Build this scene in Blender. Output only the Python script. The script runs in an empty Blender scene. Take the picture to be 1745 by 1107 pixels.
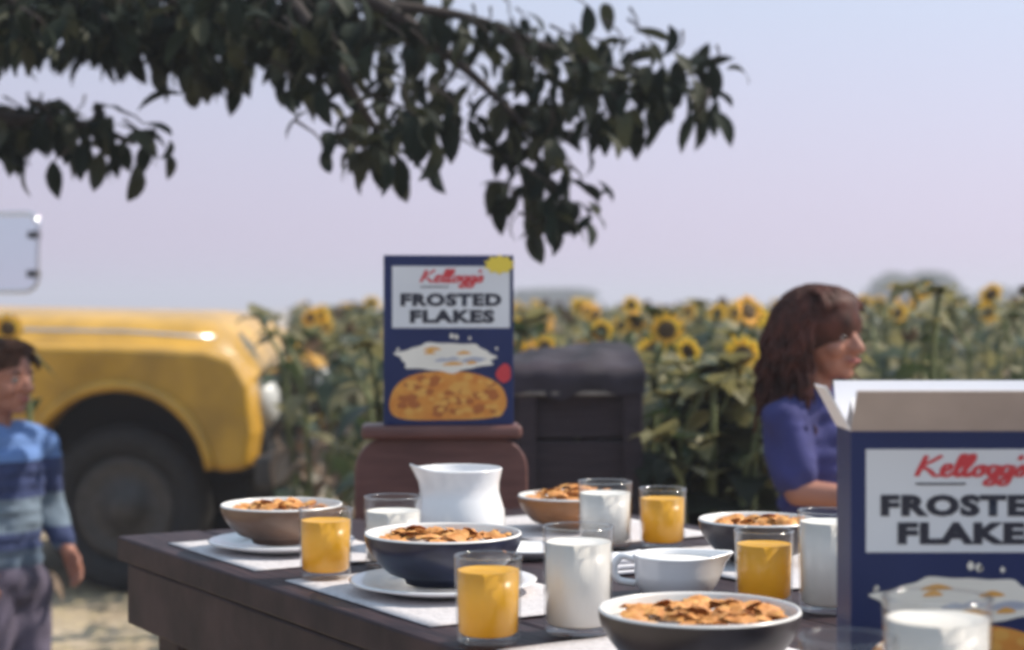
import bpy, bmesh, math, random
from mathutils import Vector, Matrix, Euler, noise
R = math.radians
PI = math.pi
rnd = random.Random(7)
sc = bpy.context.scene
COL = sc.collection

# ------------------------------------------------------------------ camera
CAM_Z = 1.073
F = 3000.0            # focal length in photo pixels
cam = bpy.data.cameras.new('camera')
camo = bpy.data.objects.new('camera', cam)
COL.objects.link(camo)
camo.location = (0, 0, CAM_Z)
camo.rotation_euler = (R(90), 0, 0)
cam.sensor_width = 36
cam.lens = 36 * F / 1745
cam.shift_y = -33.5 / 1745
cam.clip_start = 0.05
cam.clip_end = 2000
cam.dof.use_dof = True
cam.dof.focus_distance = 1.95
cam.dof.aperture_fstop = 4.5
sc.camera = camo

# ------------------------------------------------------------------ world, sun
SUN_EL, SUN_AZ = R(48), R(76)       # azimuth measured from +Y towards +X
w = bpy.data.worlds.new('World')
sc.world = w
w.use_nodes = True
nt = w.node_tree
bg = nt.nodes['Background']
sky = nt.nodes.new('ShaderNodeTexSky')
sky.sky_type = 'NISHITA'
sky.sun_disc = False
sky.sun_elevation = SUN_EL
sky.sun_rotation = SUN_AZ
sky.dust_density = 3.0
sky.air_density = 1.2
sky.ozone_density = 2.0
mx = nt.nodes.new('ShaderNodeMix')
mx.data_type = 'RGBA'
mx.inputs['Factor'].default_value = 0.80
tcw = nt.nodes.new('ShaderNodeTexCoord')
spw = nt.nodes.new('ShaderNodeSeparateXYZ')
crw = nt.nodes.new('ShaderNodeValToRGB')
nt.links.new(tcw.outputs['Generated'], spw.inputs['Vector'])
nt.links.new(spw.outputs['Z'], crw.inputs['Fac'])
crw.color_ramp.elements[0].position = 0.03
crw.color_ramp.elements[0].color = (0.67, 0.580, 0.775, 1)
crw.color_ramp.elements[1].position = 0.26
crw.color_ramp.elements[1].color = (0.50, 0.655, 0.82, 1)
vmw = nt.nodes.new('ShaderNodeVectorMath')
vmw.operation = 'SCALE'
vmw.inputs['Scale'].default_value = 9.6
nt.links.new(crw.outputs['Color'], vmw.inputs[0])
nt.links.new(vmw.outputs['Vector'], mx.inputs['B'])
dtw = nt.nodes.new('ShaderNodeVectorMath')
dtw.operation = 'DOT_PRODUCT'
dtw.inputs[1].default_value = (math.sin(SUN_AZ) * math.cos(SUN_EL), math.cos(SUN_AZ) * math.cos(SUN_EL), math.sin(SUN_EL))
nt.links.new(tcw.outputs['Generated'], dtw.inputs[0])
mrw = nt.nodes.new('ShaderNodeMapRange')        # hazy brightening of the sky on the sun's side
mrw.inputs['From Min'].default_value = -0.2
mrw.inputs['From Max'].default_value = 1.0
mrw.inputs['To Min'].default_value = 8.6
mrw.inputs['To Max'].default_value = 14.3
nt.links.new(dtw.outputs['Value'], mrw.inputs['Value'])
nt.links.new(mrw.outputs['Result'], vmw.inputs['Scale'])
nt.links.new(sky.outputs['Color'], mx.inputs['A'])
nt.links.new(mx.outputs['Result'], bg.inputs['Color'])
bg.inputs['Strength'].default_value = 0.1
sun = bpy.data.lights.new('sun', 'SUN')
sun.energy = 5.0
sun.angle = R(0.6)
sun.color = (1.0, 0.90, 0.77)
suno = bpy.data.objects.new('sun', sun)
COL.objects.link(suno)
sd = Vector((math.sin(SUN_AZ) * math.cos(SUN_EL), math.cos(SUN_AZ) * math.cos(SUN_EL), math.sin(SUN_EL)))
suno.rotation_euler = sd.to_track_quat('Z', 'Y').to_euler()
sc.view_settings.view_transform = 'Standard'
sc.view_settings.look = 'None'
sc.view_settings.exposure = 0.15
sc.view_settings.gamma = 1
sc.view_settings.use_curve_mapping = False
sc.render.engine = 'CYCLES'
sc.cycles.use_denoising = True
sc.cycles.max_bounces = 10
sc.cycles.transparent_max_bounces = 24
sc.cycles.caustics_reflective = False
sc.cycles.caustics_refractive = False
sc.cycles.filter_width = 3.0

# ------------------------------------------------------------------ helpers
def P(px, py, d):
    return Vector(((px - 872.5) / F * d, d, CAM_Z - (py - 520) / F * d))

TABLE_Z = 0.74
def T(px, d, z=TABLE_Z):
    return Vector(((px - 872.5) / F * d, d, z))

def mat(name, col, rough=0.6, var=0.0, scale=20.0, metallic=0.0, bump=0.0, trans=0.0, coat=0.0, col2=None, spec=0.5, stretch=None, tcol=None):
    m = bpy.data.materials.new(name)
    m.use_nodes = True
    n = m.node_tree.nodes
    l = m.node_tree.links
    b = n['Principled BSDF']
    b.inputs['Base Color'].default_value = (*col, 1)
    b.inputs['Roughness'].default_value = rough
    b.inputs['Metallic'].default_value = metallic
    b.inputs['Coat Weight'].default_value = coat
    b.inputs['Specular IOR Level'].default_value = spec
    colsock = None
    if var > 0 or col2 or bump > 0:
        tc = n.new('ShaderNodeTexCoord')
        mp = n.new('ShaderNodeMapping')
        if stretch:
            mp.inputs['Scale'].default_value = stretch
        l.new(tc.outputs['Object'], mp.inputs['Vector'])
        nz = n.new('ShaderNodeTexNoise')
        nz.inputs['Scale'].default_value = scale
        nz.inputs['Detail'].default_value = 6
        l.new(mp.outputs['Vector'], nz.inputs['Vector'])
        if var > 0 or col2:
            cr = n.new('ShaderNodeValToRGB')
            c2 = col2 if col2 else tuple(min(1, c * (1 + var)) for c in col)
            c1 = col if col2 else tuple(c * (1 - var) for c in col)
            cr.color_ramp.elements[0].color = (*c1, 1)
            cr.color_ramp.elements[1].color = (*c2, 1)
            cr.color_ramp.elements[0].position = 0.35
            cr.color_ramp.elements[1].position = 0.65
            l.new(nz.outputs['Fac'], cr.inputs['Fac'])
            l.new(cr.outputs['Color'], b.inputs['Base Color'])
            colsock = cr.outputs['Color']
        if bump > 0:
            bp = n.new('ShaderNodeBump')
            bp.inputs['Strength'].default_value = bump
            bp.inputs['Distance'].default_value = 0.01
            l.new(nz.outputs['Fac'], bp.inputs['Height'])
            l.new(bp.outputs['Normal'], b.inputs['Normal'])
    if trans > 0:
        tr = n.new('ShaderNodeBsdfTranslucent')
        tcol = tcol or tuple(min(1, c * 2.2) for c in col)
        tr.inputs['Color'].default_value = (*tcol, 1)
        ms = n.new('ShaderNodeMixShader')
        ms.inputs['Fac'].default_value = trans
        l.new(b.outputs['BSDF'], ms.inputs[1])
        l.new(tr.outputs['BSDF'], ms.inputs[2])
        l.new(ms.outputs['Shader'], n['Material Output'].inputs['Surface'])
    return m

def glass_mat():
    m = bpy.data.materials.new('thin glass')
    m.use_nodes = True
    n = m.node_tree.nodes
    l = m.node_tree.links
    n.remove(n['Principled BSDF'])
    tr = n.new('ShaderNodeBsdfTransparent')
    tr.inputs['Color'].default_value = (0.985, 0.985, 0.985, 1)
    gl = n.new('ShaderNodeBsdfGlossy')
    gl.inputs['Roughness'].default_value = 0.08
    lw = n.new('ShaderNodeLayerWeight')
    lw.inputs['Blend'].default_value = 0.5
    pw = n.new('ShaderNodeMath')
    pw.operation = 'POWER'
    pw.inputs[1].default_value = 3.0
    l.new(lw.outputs['Facing'], pw.inputs[0])
    fr = n.new('ShaderNodeMapRange')
    fr.inputs['To Min'].default_value = 0.02
    fr.inputs['To Max'].default_value = 0.62
    l.new(pw.outputs['Value'], fr.inputs['Value'])
    ms = n.new('ShaderNodeMixShader')
    l.new(fr.outputs['Result'], ms.inputs['Fac'])
    l.new(tr.outputs['BSDF'], ms.inputs[1])
    l.new(gl.outputs['BSDF'], ms.inputs[2])
    l.new(ms.outputs['Shader'], n['Material Output'].inputs['Surface'])
    return m

class MB:
    def __init__(s):
        s.v, s.f, s.mi = [], [], []
    def add(s, vs, fs, m=0):
        o = len(s.v)
        s.v += [Vector(q) for q in vs]
        for f in fs:
            s.f.append([i + o for i in f])
            s.mi.append(m)
    def box(s, lo, hi, m=0, mtx=None):
        x0, y0, z0 = lo
        x1, y1, z1 = hi
        vs = [Vector(q) for q in ((x0, y0, z0), (x1, y0, z0), (x1, y1, z0), (x0, y1, z0), (x0, y0, z1), (x1, y0, z1), (x1, y1, z1), (x0, y1, z1))]
        if mtx:
            vs = [mtx @ q for q in vs]
        s.add(vs, [(0, 3, 2, 1), (4, 5, 6, 7), (0, 1, 5, 4), (1, 2, 6, 5), (2, 3, 7, 6), (3, 0, 4, 7)], m)
    def tube(s, pts, radii, n=8, m=0, cap=True, flat=1.0):
        pts = [Vector(q) for q in pts]
        if not hasattr(radii, '__len__'):
            radii = [radii] * len(pts)
        rings = []
        t0 = (pts[1] - pts[0]).normalized()
        ref = Vector((0, 0, 1)) if abs(t0.z) < 0.9 else Vector((1, 0, 0))
        a = t0.cross(ref).normalized()
        vs = []
        for i, q in enumerate(pts):
            t = (pts[min(i + 1, len(pts) - 1)] - pts[max(i - 1, 0)]).normalized()
            a = (a - t * a.dot(t)).normalized()
            b = t.cross(a)
            for k in range(n):
                an = 2 * PI * k / n
                vs.append(q + (a * math.cos(an) + b * math.sin(an) * flat) * radii[i])
        fs = []
        for i in range(len(pts) - 1):
            for k in range(n):
                k2 = (k + 1) % n
                fs.append((i * n + k, i * n + k2, (i + 1) * n + k2, (i + 1) * n + k))
        if cap:
            fs.append(tuple(range(n))[::-1])
            fs.append(tuple(range((len(pts) - 1) * n, len(pts) * n)))
        s.add(vs, fs, m)
    def lathe(s, prof, n=40, m=0, fn=None, center=(0, 0, 0)):
        vs, fs = [], []
        c = Vector(center)
        idx = []
        for r, z in prof:
            if r < 1e-6:
                idx.append([len(vs)] * n)
                vs.append(c + Vector((0, 0, z)))
            else:
                idx.append(list(range(len(vs), len(vs) + n)))
                for k in range(n):
                    a = 2 * PI * k / n
                    q = Vector((r * math.cos(a), r * math.sin(a), z))
                    if fn:
                        q = fn(q)
                    vs.append(c + q)
        for i in range(len(prof) - 1):
            A, B = idx[i], idx[i + 1]
            for k in range(n):
                k2 = (k + 1) % n
                f = []
                for q in (A[k], A[k2], B[k2], B[k]):
                    if q not in f:
                        f.append(q)
                if len(f) > 2:
                    fs.append(f)
        s.add(vs, fs, m)
    def mesh(s, name, mats, smooth=True):
        me = bpy.data.meshes.new(name)
        me.from_pydata([tuple(q) for q in s.v], [], s.f)
        for m in (mats if isinstance(mats, (list, tuple)) else [mats]):
            me.materials.append(m)
        me.polygons.foreach_set('material_index', s.mi)
        me.polygons.foreach_set('use_smooth', [smooth] * len(s.f))
        me.update()
        return me
    def build(s, name, mats, parent=None, smooth=True, loc=None):
        return put(name, s.mesh(name, mats, smooth), parent, loc)

def put(name, me, parent=None, loc=None, rot=None, scale=None):
    o = bpy.data.objects.new(name, me)
    COL.objects.link(o)
    if parent:
        o.parent = parent
    if loc is not None:
        o.location = loc
    if rot is not None:
        o.rotation_euler = rot
    if scale is not None:
        o.scale = scale
    return o

def tag(o, label=None, cat=None, group=None, kind=None):
    if label: o['label'] = label
    if cat: o['category'] = cat
    if group: o['group'] = group
    if kind: o['kind'] = kind
    return o

def thing(name, label, cat, loc=(0, 0, 0), rotz=0, group=None):
    o = bpy.data.objects.new(name, None)
    o.empty_display_size = 0.05
    COL.objects.link(o)
    o.location = loc
    o.rotation_euler = (0, 0, rotz)
    return tag(o, label, cat, group)

def bevel(o, wd, seg=2):
    """bake a small bevel into the mesh (no modifier left behind)"""
    bm = bmesh.new()
    bm.from_mesh(o.data)
    bmesh.ops.remove_doubles(bm, verts=bm.verts, dist=1e-5)
    es = [e for e in bm.edges if len(e.link_faces) == 2 and e.calc_face_angle(0) > 0.6]
    bmesh.ops.bevel(bm, geom=es, offset=wd, segments=seg, affect='EDGES', profile=0.5, clamp_overlap=True)
    bm.to_mesh(o.data)
    bm.free()
    o.data.polygons.foreach_set('use_smooth', [False] * len(o.data.polygons))
    return o

def cat_rom(pts, sub=6, closed=False):
    pts = [Vector(q) for q in pts]
    out = []
    n = len(pts)
    rng = range(n) if closed else range(n - 1)
    for i in rng:
        if closed:
            a, b, c, d = pts[(i - 1) % n], pts[i], pts[(i + 1) % n], pts[(i + 2) % n]
        else:
            a, b, c, d = pts[max(i - 1, 0)], pts[i], pts[i + 1], pts[min(i + 2, n - 1)]
        for k in range(sub):
            t = k / sub
            out.append(0.5 * ((2 * b) + (c - a) * t + (2 * a - 5 * b + 4 * c - d) * t * t + (3 * b - a - 3 * c + d) * t ** 3))
    if not closed:
        out.append(pts[-1])
    return out

# ------------------------------------------------------------------ materials
M = {}
M['sand'] = mat('sandy soil', (0.30, 0.235, 0.16), 0.95, col2=(0.46, 0.38, 0.28), scale=3.0, bump=0.6)
M['straw'] = mat('dry straw', (0.42, 0.34, 0.20), 0.8, var=0.25, scale=9)
M['darkwood'] = mat('dark stained wood', (0.012, 0.006, 0.011), 0.55, col2=(0.046, 0.026, 0.030), scale=11, bump=0.25, spec=0.3, stretch=(1, 12, 1))
M['cartwood'] = mat('weathered dark boards', (0.020, 0.012, 0.019), 0.85, col2=(0.036, 0.023, 0.031), scale=10, bump=0.3, stretch=(1, 6, 12))
M['tarp'] = mat('dark plum tarpaulin', (0.022, 0.015, 0.026), 0.8, var=0.35, scale=9, bump=0.4)
M['railglint'] = mat('painted rail highlight', (0.22, 0.19, 0.17), 0.6, var=0.4, scale=25)  # pale colour painted in as the highlight on the cart rail
M['chair'] = mat('red brown chair wood', (0.11, 0.042, 0.036), 0.45, col2=(0.16, 0.066, 0.055), scale=12, stretch=(1, 1, 6))
M['porcelain'] = mat('white porcelain', (0.80, 0.79, 0.80), 0.18, spec=0.5, coat=0.3)
M['navy'] = mat('navy glaze', (0.018, 0.020, 0.045), 0.3, var=0.3, scale=30)
M['brownglaze'] = mat('grey brown glaze', (0.16, 0.095, 0.065), 0.35, var=0.25, scale=18)
M['amberglaze'] = mat('amber brown glaze', (0.33, 0.15, 0.06), 0.35, var=0.25, scale=18)
M['charcoal'] = mat('charcoal glaze', (0.045, 0.036, 0.040), 0.35, var=0.3, scale=25)
M['cream'] = mat('cream glaze', (0.70, 0.68, 0.66), 0.25)
M['linen'] = mat('pale linen', (0.52, 0.49, 0.50), 0.9, var=0.1, scale=160, bump=0.2)
M['glass'] = glass_mat()
M['milk'] = mat('milk', (0.93, 0.90, 0.85), 0.35, trans=0.2, tcol=(1.0, 0.97, 0.92))
M['juice'] = mat('orange juice', (0.93, 0.52, 0.05), 0.3, trans=0.42, tcol=(1.0, 0.74, 0.10), var=0.06, scale=40)
M['flake'] = mat('toasted corn flake', (0.48, 0.17, 0.035), 0.6, col2=(0.66, 0.33, 0.09), scale=60, bump=0.4)
M['boxblue'] = mat('printed blue card', (0.016, 0.027, 0.100), 0.45, var=0.10, scale=8, spec=0.25)
M['panel'] = mat('pale printed panel', (0.66, 0.68, 0.72), 0.45, var=0.03, scale=6)
M['ink'] = mat('navy ink', (0.012, 0.014, 0.030), 0.5)
M['redink'] = mat('red ink', (0.55, 0.035, 0.045), 0.5)
M['printcream'] = mat('cream print', (0.80, 0.76, 0.68), 0.5, var=0.06, scale=12)
M['printorange'] = mat('orange print', (0.62, 0.20, 0.025), 0.5, col2=(0.72, 0.32, 0.05), scale=40)
M['printgrey'] = mat('blue grey print', (0.40, 0.42, 0.50), 0.5)
M['printamber'] = mat('amber print', (0.72, 0.36, 0.07), 0.5)
M['printbrown'] = mat('brown print', (0.42, 0.12, 0.02), 0.5)
M['printyellow'] = mat('yellow print', (0.75, 0.58, 0.06), 0.5)
M['board'] = mat('unprinted carton board', (0.50, 0.43, 0.40), 0.85, var=0.06, scale=30)
M['boardwhite'] = mat('white carton lining', (0.82, 0.80, 0.82), 0.7)
M['yellow'] = mat('school bus yellow paint', (0.50, 0.27, 0.022), 0.38, var=0.22, scale=5, coat=0.25, bump=0.03)
M['black'] = mat('black rubber', (0.014, 0.013, 0.015), 0.8, var=0.3, scale=30)
M['chrome'] = mat('chrome', (0.65, 0.65, 0.68), 0.15, metallic=1)
M['steel'] = mat('dull dark wheel steel', (0.045, 0.04, 0.04), 0.5, var=0.3, scale=20)
M['mirror'] = mat('mirror glass', (0.88, 0.88, 0.90), 0.03, metallic=1)
M['darkglass'] = mat('dark window glass', (0.02, 0.022, 0.028), 0.08)
M['lampglass'] = mat('headlight glass', (0.5, 0.5, 0.48), 0.35)
M['underside'] = mat('underbody black', (0.012, 0.011, 0.012), 0.9)
M['treeleaf'] = mat('dark broad tree leaf', (0.010, 0.016, 0.010), 0.75, var=0.35, scale=3, trans=0.06, spec=0.12)
M['treeleaf2'] = mat('olive broad tree leaf', (0.030, 0.034, 0.018), 0.65, var=0.4, scale=3, trans=0.14, spec=0.25)
M['bark'] = mat('tree bark', (0.03, 0.021, 0.018), 0.9, var=0.35, scale=14, bump=0.6, stretch=(1, 1, 0.3))
M['sfleaf'] = mat('sunflower leaf green', (0.026, 0.042, 0.016), 0.6, var=0.4, scale=6, trans=0.22)
M['sfshade'] = mat('sunflower leaf shade tone', (0.017, 0.021, 0.013), 0.7, var=0.4, scale=6, trans=0.08, spec=0.2)  # shade of the near clump put into the leaf colour
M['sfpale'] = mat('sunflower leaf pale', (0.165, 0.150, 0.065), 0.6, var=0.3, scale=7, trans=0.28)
M['sfdry'] = mat('sunflower leaf dry', (0.17, 0.12, 0.085), 0.85, var=0.4, scale=9, trans=0.12)
M['sfstem'] = mat('sunflower stem', (0.13, 0.15, 0.06), 0.7, var=0.3, scale=12)
M['petal'] = mat('sunflower petal', (0.74, 0.36, 0.04), 0.6, var=0.25, scale=15, trans=0.3)
M['seed'] = mat('sunflower seed disc', (0.10, 0.060, 0.025), 0.9, var=0.4, scale=60, bump=0.5)
M['skin'] = mat('reddish brown skin', (0.36, 0.155, 0.105), 0.6, var=0.14, scale=16, bump=0.08)  # reddish brown base with slight mottling
M['hairbrown'] = mat('dark brown hair', (0.062, 0.019, 0.013), 0.6, var=0.5, scale=30, spec=0.2)
M['hairlight'] = mat('brown short hair', (0.075, 0.032, 0.018), 0.7, var=0.3, scale=40, spec=0.2)
M['blueshirt'] = mat('blue cotton shirt', (0.034, 0.036, 0.150), 0.9, var=0.15, scale=14, bump=0.3)
M['whitecloth'] = mat('white cotton', (0.75, 0.74, 0.78), 0.9)
M['trousers'] = mat('dusty purple trousers', (0.10, 0.085, 0.13), 0.9, var=0.25, scale=10, bump=0.3)
M['skirt'] = mat('dark plum skirt', (0.040, 0.026, 0.040), 0.9, var=0.2, scale=10, bump=0.3)
M['shoe'] = mat('dark shoe leather', (0.03, 0.02, 0.02), 0.5)
M['eye'] = mat('eye', (0.26, 0.22, 0.21), 0.4)
M['iris'] = mat('iris', (0.02, 0.012, 0.01), 0.2)
M['lip'] = mat('lip', (0.36, 0.10, 0.09), 0.5)
M['farleaf'] = mat('far tree foliage', (0.055, 0.080, 0.045), 0.8, var=0.4, scale=1.5, trans=0.15)

def striped():
    m = mat('blue striped jersey', (0.10, 0.17, 0.34), 0.9)
    n, l = m.node_tree.nodes, m.node_tree.links
    tc = n.new('ShaderNodeTexCoord')
    sp = n.new('ShaderNodeSeparateXYZ')
    l.new(tc.outputs['Object'], sp.inputs['Vector'])
    cr = n.new('ShaderNodeValToRGB')
    cr.color_ramp.interpolation = 'CONSTANT'
    mr = n.new('ShaderNodeMapRange')
    mr.inputs['From Min'].default_value = 0.44
    mr.inputs['From Max'].default_value = 0.84
    l.new(sp.outputs['Z'], mr.inputs['Value'])
    e = cr.color_ramp.elements
    e[0].position, e[0].color = 0.0, (0.10, 0.14, 0.20, 1)
    e[1].position, e[1].color = 0.14, (0.03, 0.045, 0.12, 1)
    for p, c in ((0.24, (0.15, 0.20, 0.26, 1)), (0.44, (0.03, 0.045, 0.13, 1)), (0.66, (0.12, 0.22, 0.48, 1))):
        q = e.new(p)
        q.color = c
    l.new(mr.outputs['Result'], cr.inputs['Fac'])
    l.new(cr.outputs['Color'], n['Principled BSDF'].inputs['Base Color'])
    return m
M['striped'] = striped()

# ------------------------------------------------------------------ ground
def ground():
    b = MB()
    xs = [-600, -200, -60, -20, -8] + [-5 + 0.1 * i for i in range(101)] + [8, 20, 60, 200, 600]
    ys = [-200, -40, -10, -3] + [0.1 * i for i in range(101)] + [14, 25, 60, 200, 700]
    vs = []
    for y in ys:
        for x in xs:
            z = 0.0
            if abs(x) <= 5.01 and 0 <= y <= 10.01:
                z = 0.025 * noise.noise(Vector((x * 1.3, y * 1.3, 0))) + 0.012 * noise.noise(Vector((x * 6, y * 6, 3)))
            vs.append((x, y, z - 0.012))
    nx = len(xs)
    fs = [(j * nx + i, j * nx + i + 1, (j + 1) * nx + i + 1, (j + 1) * nx + i) for j in range(len(ys) - 1) for i in range(nx - 1)]
    b.add(vs, fs)
    tag(b.build('ground', M['sand']), 'sandy trodden ground of the farmyard and field', kind='structure')
    s = MB()
    for i in range(5200):
        x = rnd.uniform(-2.6, 0.6)
        y = rnd.uniform(2.6, 8.2)
        a = rnd.uniform(0, PI)
        L = rnd.uniform(0.03, 0.10)
        wv = rnd.uniform(0.002, 0.005)
        d = Vector((math.cos(a), math.sin(a), rnd.uniform(-0.1, 0.25))) * L
        n = Vector((-math.sin(a), math.cos(a), 0)) * wv
        z = 0.012 + 0.025 * noise.noise(Vector((x * 1.3, y * 1.3, 0))) + 0.012 * noise.noise(Vector((x * 6, y * 6, 3))) - 0.006
        q = Vector((x, y, z))
        s.add([q - n, q + n, q + d + n * 0.4, q + d - n * 0.4, q + d * 0.5 + Vector((0, 0, wv))], [(0, 1, 4), (1, 2, 4), (2, 3, 4), (3, 0, 4)])
    tag(s.build('straw_litter', M['straw']), 'loose dry straw scattered on the sandy ground', 'straw', kind='stuff')
ground()

# ------------------------------------------------------------------ picnic table
CORN = Vector((-0.575, 2.545, 0))
U = Vector((0.527, -0.85, 0))
V = Vector((0.85, 0.527, 0))
TANG = math.atan2(U.y, U.x)
def tb(u, v, z=TABLE_Z):
    q = CORN + U * u + V * v
    return Vector((q.x, q.y, z))
TM = Matrix((( U.x, V.x, 0), (U.y, V.y, 0), (0, 0, 1))).to_4x4()
def table():
    t = thing('picnic_table', 'long dark wooden table laid for breakfast under the tree', 'table', tb(0, 0, 0), TANG)
    L, W = 2.1, 0.80
    n = 6
    for i in range(n):
        m = MB()
        w0 = W / n
        m.box((0.0 if i % 2 else 0.003, i * w0 + 0.0025, TABLE_Z - 0.035), (L, (i + 1) * w0 - 0.0025, TABLE_Z - 0.0015 * (i % 2)))
        o = m.build('plank', M['darkwood'], t, False)
        bevel(o, 0.004)
    for y0, y1 in ((0.012, 0.040), (W - 0.040, W - 0.012)):
        m = MB()
        m.box((0.02, y0, TABLE_Z - 0.125), (L - 0.02, y1, TABLE_Z - 0.038))
        bevel(m.build('apron', M['darkwood'], t, False), 0.004)
    for x0 in (0.02, L - 0.05):
        m = MB()
        m.box((x0, 0.043, TABLE_Z - 0.125), (x0 + 0.03, W - 0.043, TABLE_Z - 0.038))
        bevel(m.build('apron', M['darkwood'], t, False), 0.004)
    for x0 in (0.055, L - 0.14):
        for y0, sgn in ((0.045, 1), (W - 0.135, -1)):
            m = MB()
            top = TABLE_Z - 0.040
            m.add([(x0, y0, 0), (x0 + 0.08, y0, 0), (x0 + 0.08, y0 + 0.09, 0), (x0, y0 + 0.09, 0),
                   (x0, y0, top), (x0 + 0.08, y0, top), (x0 + 0.08, y0 + 0.09, top), (x0, y0 + 0.09, top)],
                  [(0, 3, 2, 1), (4, 5, 6, 7), (0, 1, 5, 4), (1, 2, 6, 5), (2, 3, 7, 6), (3, 0, 4, 7)])
            bevel(m.build('leg', M['darkwood'], t, False), 0.005)
        m = MB()
        m.box((x0 + 0.02, 0.137, 0.16), (x0 + 0.06, W - 0.137, 0.25))
        bevel(m.build('crossbar', M['darkwood'], t, False), 0.004)
    m = MB()
    m.box((0.14, 0.36, 0.30 - 0.12), (L - 0.145, 0.44, 0.235))
    bevel(m.build('stretcher', M['darkwood'], t, False), 0.004)
table()

def placemat(u, v, lu, lv, label, rot=0.0):
    m = MB()
    nx, ny = 16, 12
    vs = []
    for j in range(ny + 1):
        for i in range(nx + 1):
            x = (i / nx - 0.5) * lu
            y = (j / ny - 0.5) * lv
            z = 0.0025 + 0.0012 * noise.noise(Vector((x * 18, y * 18, u * 10))) 
            vs.append((x, y, z))
    k = nx + 1
    fs = [(j * k + i, j * k + i + 1, (j + 1) * k + i + 1, (j + 1) * k + i) for j in range(ny) for i in range(nx)]
    o0 = len(vs)
    vs2 = [(x, y, 0.0006) for x, y, z in vs]
    fs2 = [tuple(i + o0 for i in f[::-1]) for f in fs]
    ring = [i for i in range(k)] + [j * k + nx for j in range(1, ny + 1)] + [ny * k + i for i in range(nx - 1, -1, -1)] + [j * k for j in range(ny - 1, 0, -1)]
    fs3 = [(ring[(a + 1) % len(ring)], ring[a], ring[a] + o0, ring[(a + 1) % len(ring)] + o0) for a in range(len(ring))]
    m.add(vs + vs2, fs + fs2 + fs3)
    o = m.build('placemat', M['linen'], loc=tb(u, v))
    o.rotation_euler = (0, 0, TANG + rot)
    tag(o, label, 'placemat', 'pale placemats on the table')
placemat(0.28, 0.150, 0.30, 0.235, 'pale linen placemat under the grey brown bowl at the far left corner')
placemat(0.70, 0.155, 0.36, 0.245, 'pale linen placemat under the navy bowl beside the table edge')
placemat(1.20, 0.150, 0.36, 0.245, 'pale linen placemat under the big charcoal bowl in front', 0.02)
placemat(0.29, 0.610, 0.34, 0.26, 'pale linen placemat under the small bowl behind the milk glass')
placemat(0.72, 0.625, 0.34, 0.25, 'pale linen placemat under the dark bowl behind the orange juice')

# ------------------------------------------------------------------ crockery
def flake_meshes():
    out = []
    for k in range(4):
        r = random.Random(50 + k)
        m = MB()
        n = 9
        vs = [(0, 0, 0.004)]
        for ring, rr in ((1, 0.006), (2, 0.0125)):
            for i in range(n):
                a = 2 * PI * i / n
                q = rr * (1 + r.uniform(-0.25, 0.25))
                vs.append((q * math.cos(a), q * math.sin(a) * 0.75, 0.004 - 0.30 * q + r.uniform(-0.0018, 0.0018)))
        fs = [(0, 1 + i, 1 + (i + 1) % n) for i in range(n)]
        fs += [(1 + i, 1 + n + i, 1 + n + (i + 1) % n, 1 + (i + 1) % n) for i in range(n)]
        m.add(vs, fs)
        out.append(m.mesh('flake', M['flake']))
    return out
FLAKES = flake_meshes()

def bowl(loc, rad, h, outer, label, nfl, seed, plate=None, fill=0.80, heap=0.012):
    r = random.Random(seed)
    z0 = 0.004
    if plate:
        z0 = 0.014
    base = (loc[0], loc[1], TABLE_Z + 0.004 + (0.009 if plate else 0))
    t = thing('cereal_bowl', label, 'bowl', base, 0, 'bowls of cereal on the table')
    th = 0.004
    prof = [(0, 0.003), (rad * 0.40, 0.003), (rad * 0.42, 0.0), (rad * 0.47, 0.0), (rad * 0.50, 0.006)]
    def R_(z):
        q = z / h
        return rad * (0.50 + 0.50 * (1 - (1 - q) ** 1.9))
    for i in range(1, 9):
        z = 0.006 + (h - 0.006) * i / 8
        prof.append((R_(z), z))
    m = MB()
    m.lathe(prof, 48)
    m.build('bowl_body', outer, t)
    inn = [(rad, h), (rad - th * 0.2, h + 0.0022), (rad - th * 0.7, h + 0.0022), (rad - th, h - 0.001)]
    for i in range(7, 0, -1):
        z = 0.010 + (h - 0.010) * i / 8
        inn.append((R_(z) - th, z))
    inn += [(rad * 0.42, 0.010), (0, 0.009)]
    m = MB()
    m.lathe(inn, 48)
    m.build('bowl_lining', M['cream'], t)
    zl = h * fill
    rl = R_(zl) - th - 0.0008
    m = MB()
    m.lathe([(rl, zl), (rl * 0.97, zl + 0.0008), (0, zl + 0.0008)], 40)
    m.build('milk', M['milk'], t)
    for k in range(int(nfl * 1.7)):
        q = math.sqrt(r.random()) * (rl - 0.009)
        a = r.uniform(0, 2 * PI)
        zz = zl + 0.0015 + heap * (1 - (q / rl) ** 3) * r.uniform(0.15, 1.0)
        put('flake', r.choice(FLAKES), t, (q * math.cos(a) + 0.004, q * math.sin(a), zz),
            (r.uniform(-0.5, 0.5), r.uniform(-0.5, 0.5), r.uniform(0, 6.28)), [r.uniform(0.75, 1.15)] * 3)
    if plate:
        m = MB()
        pr = plate
        m.lathe([(0, 0.001), (pr * 0.58, 0.001), (pr * 0.62, 0.0), (pr * 0.66, 0.002), (pr, 0.011), (pr + 0.001, 0.013), (pr - 0.002, 0.0138), (pr * 0.68, 0.0065), (pr * 0.6, 0.0045), (0, 0.0045)], 56)
        o = m.build('saucer', M['porcelain'], loc=(loc[0], loc[1], TABLE_Z + 0.0042))
        return t, o
    return t, None

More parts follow.
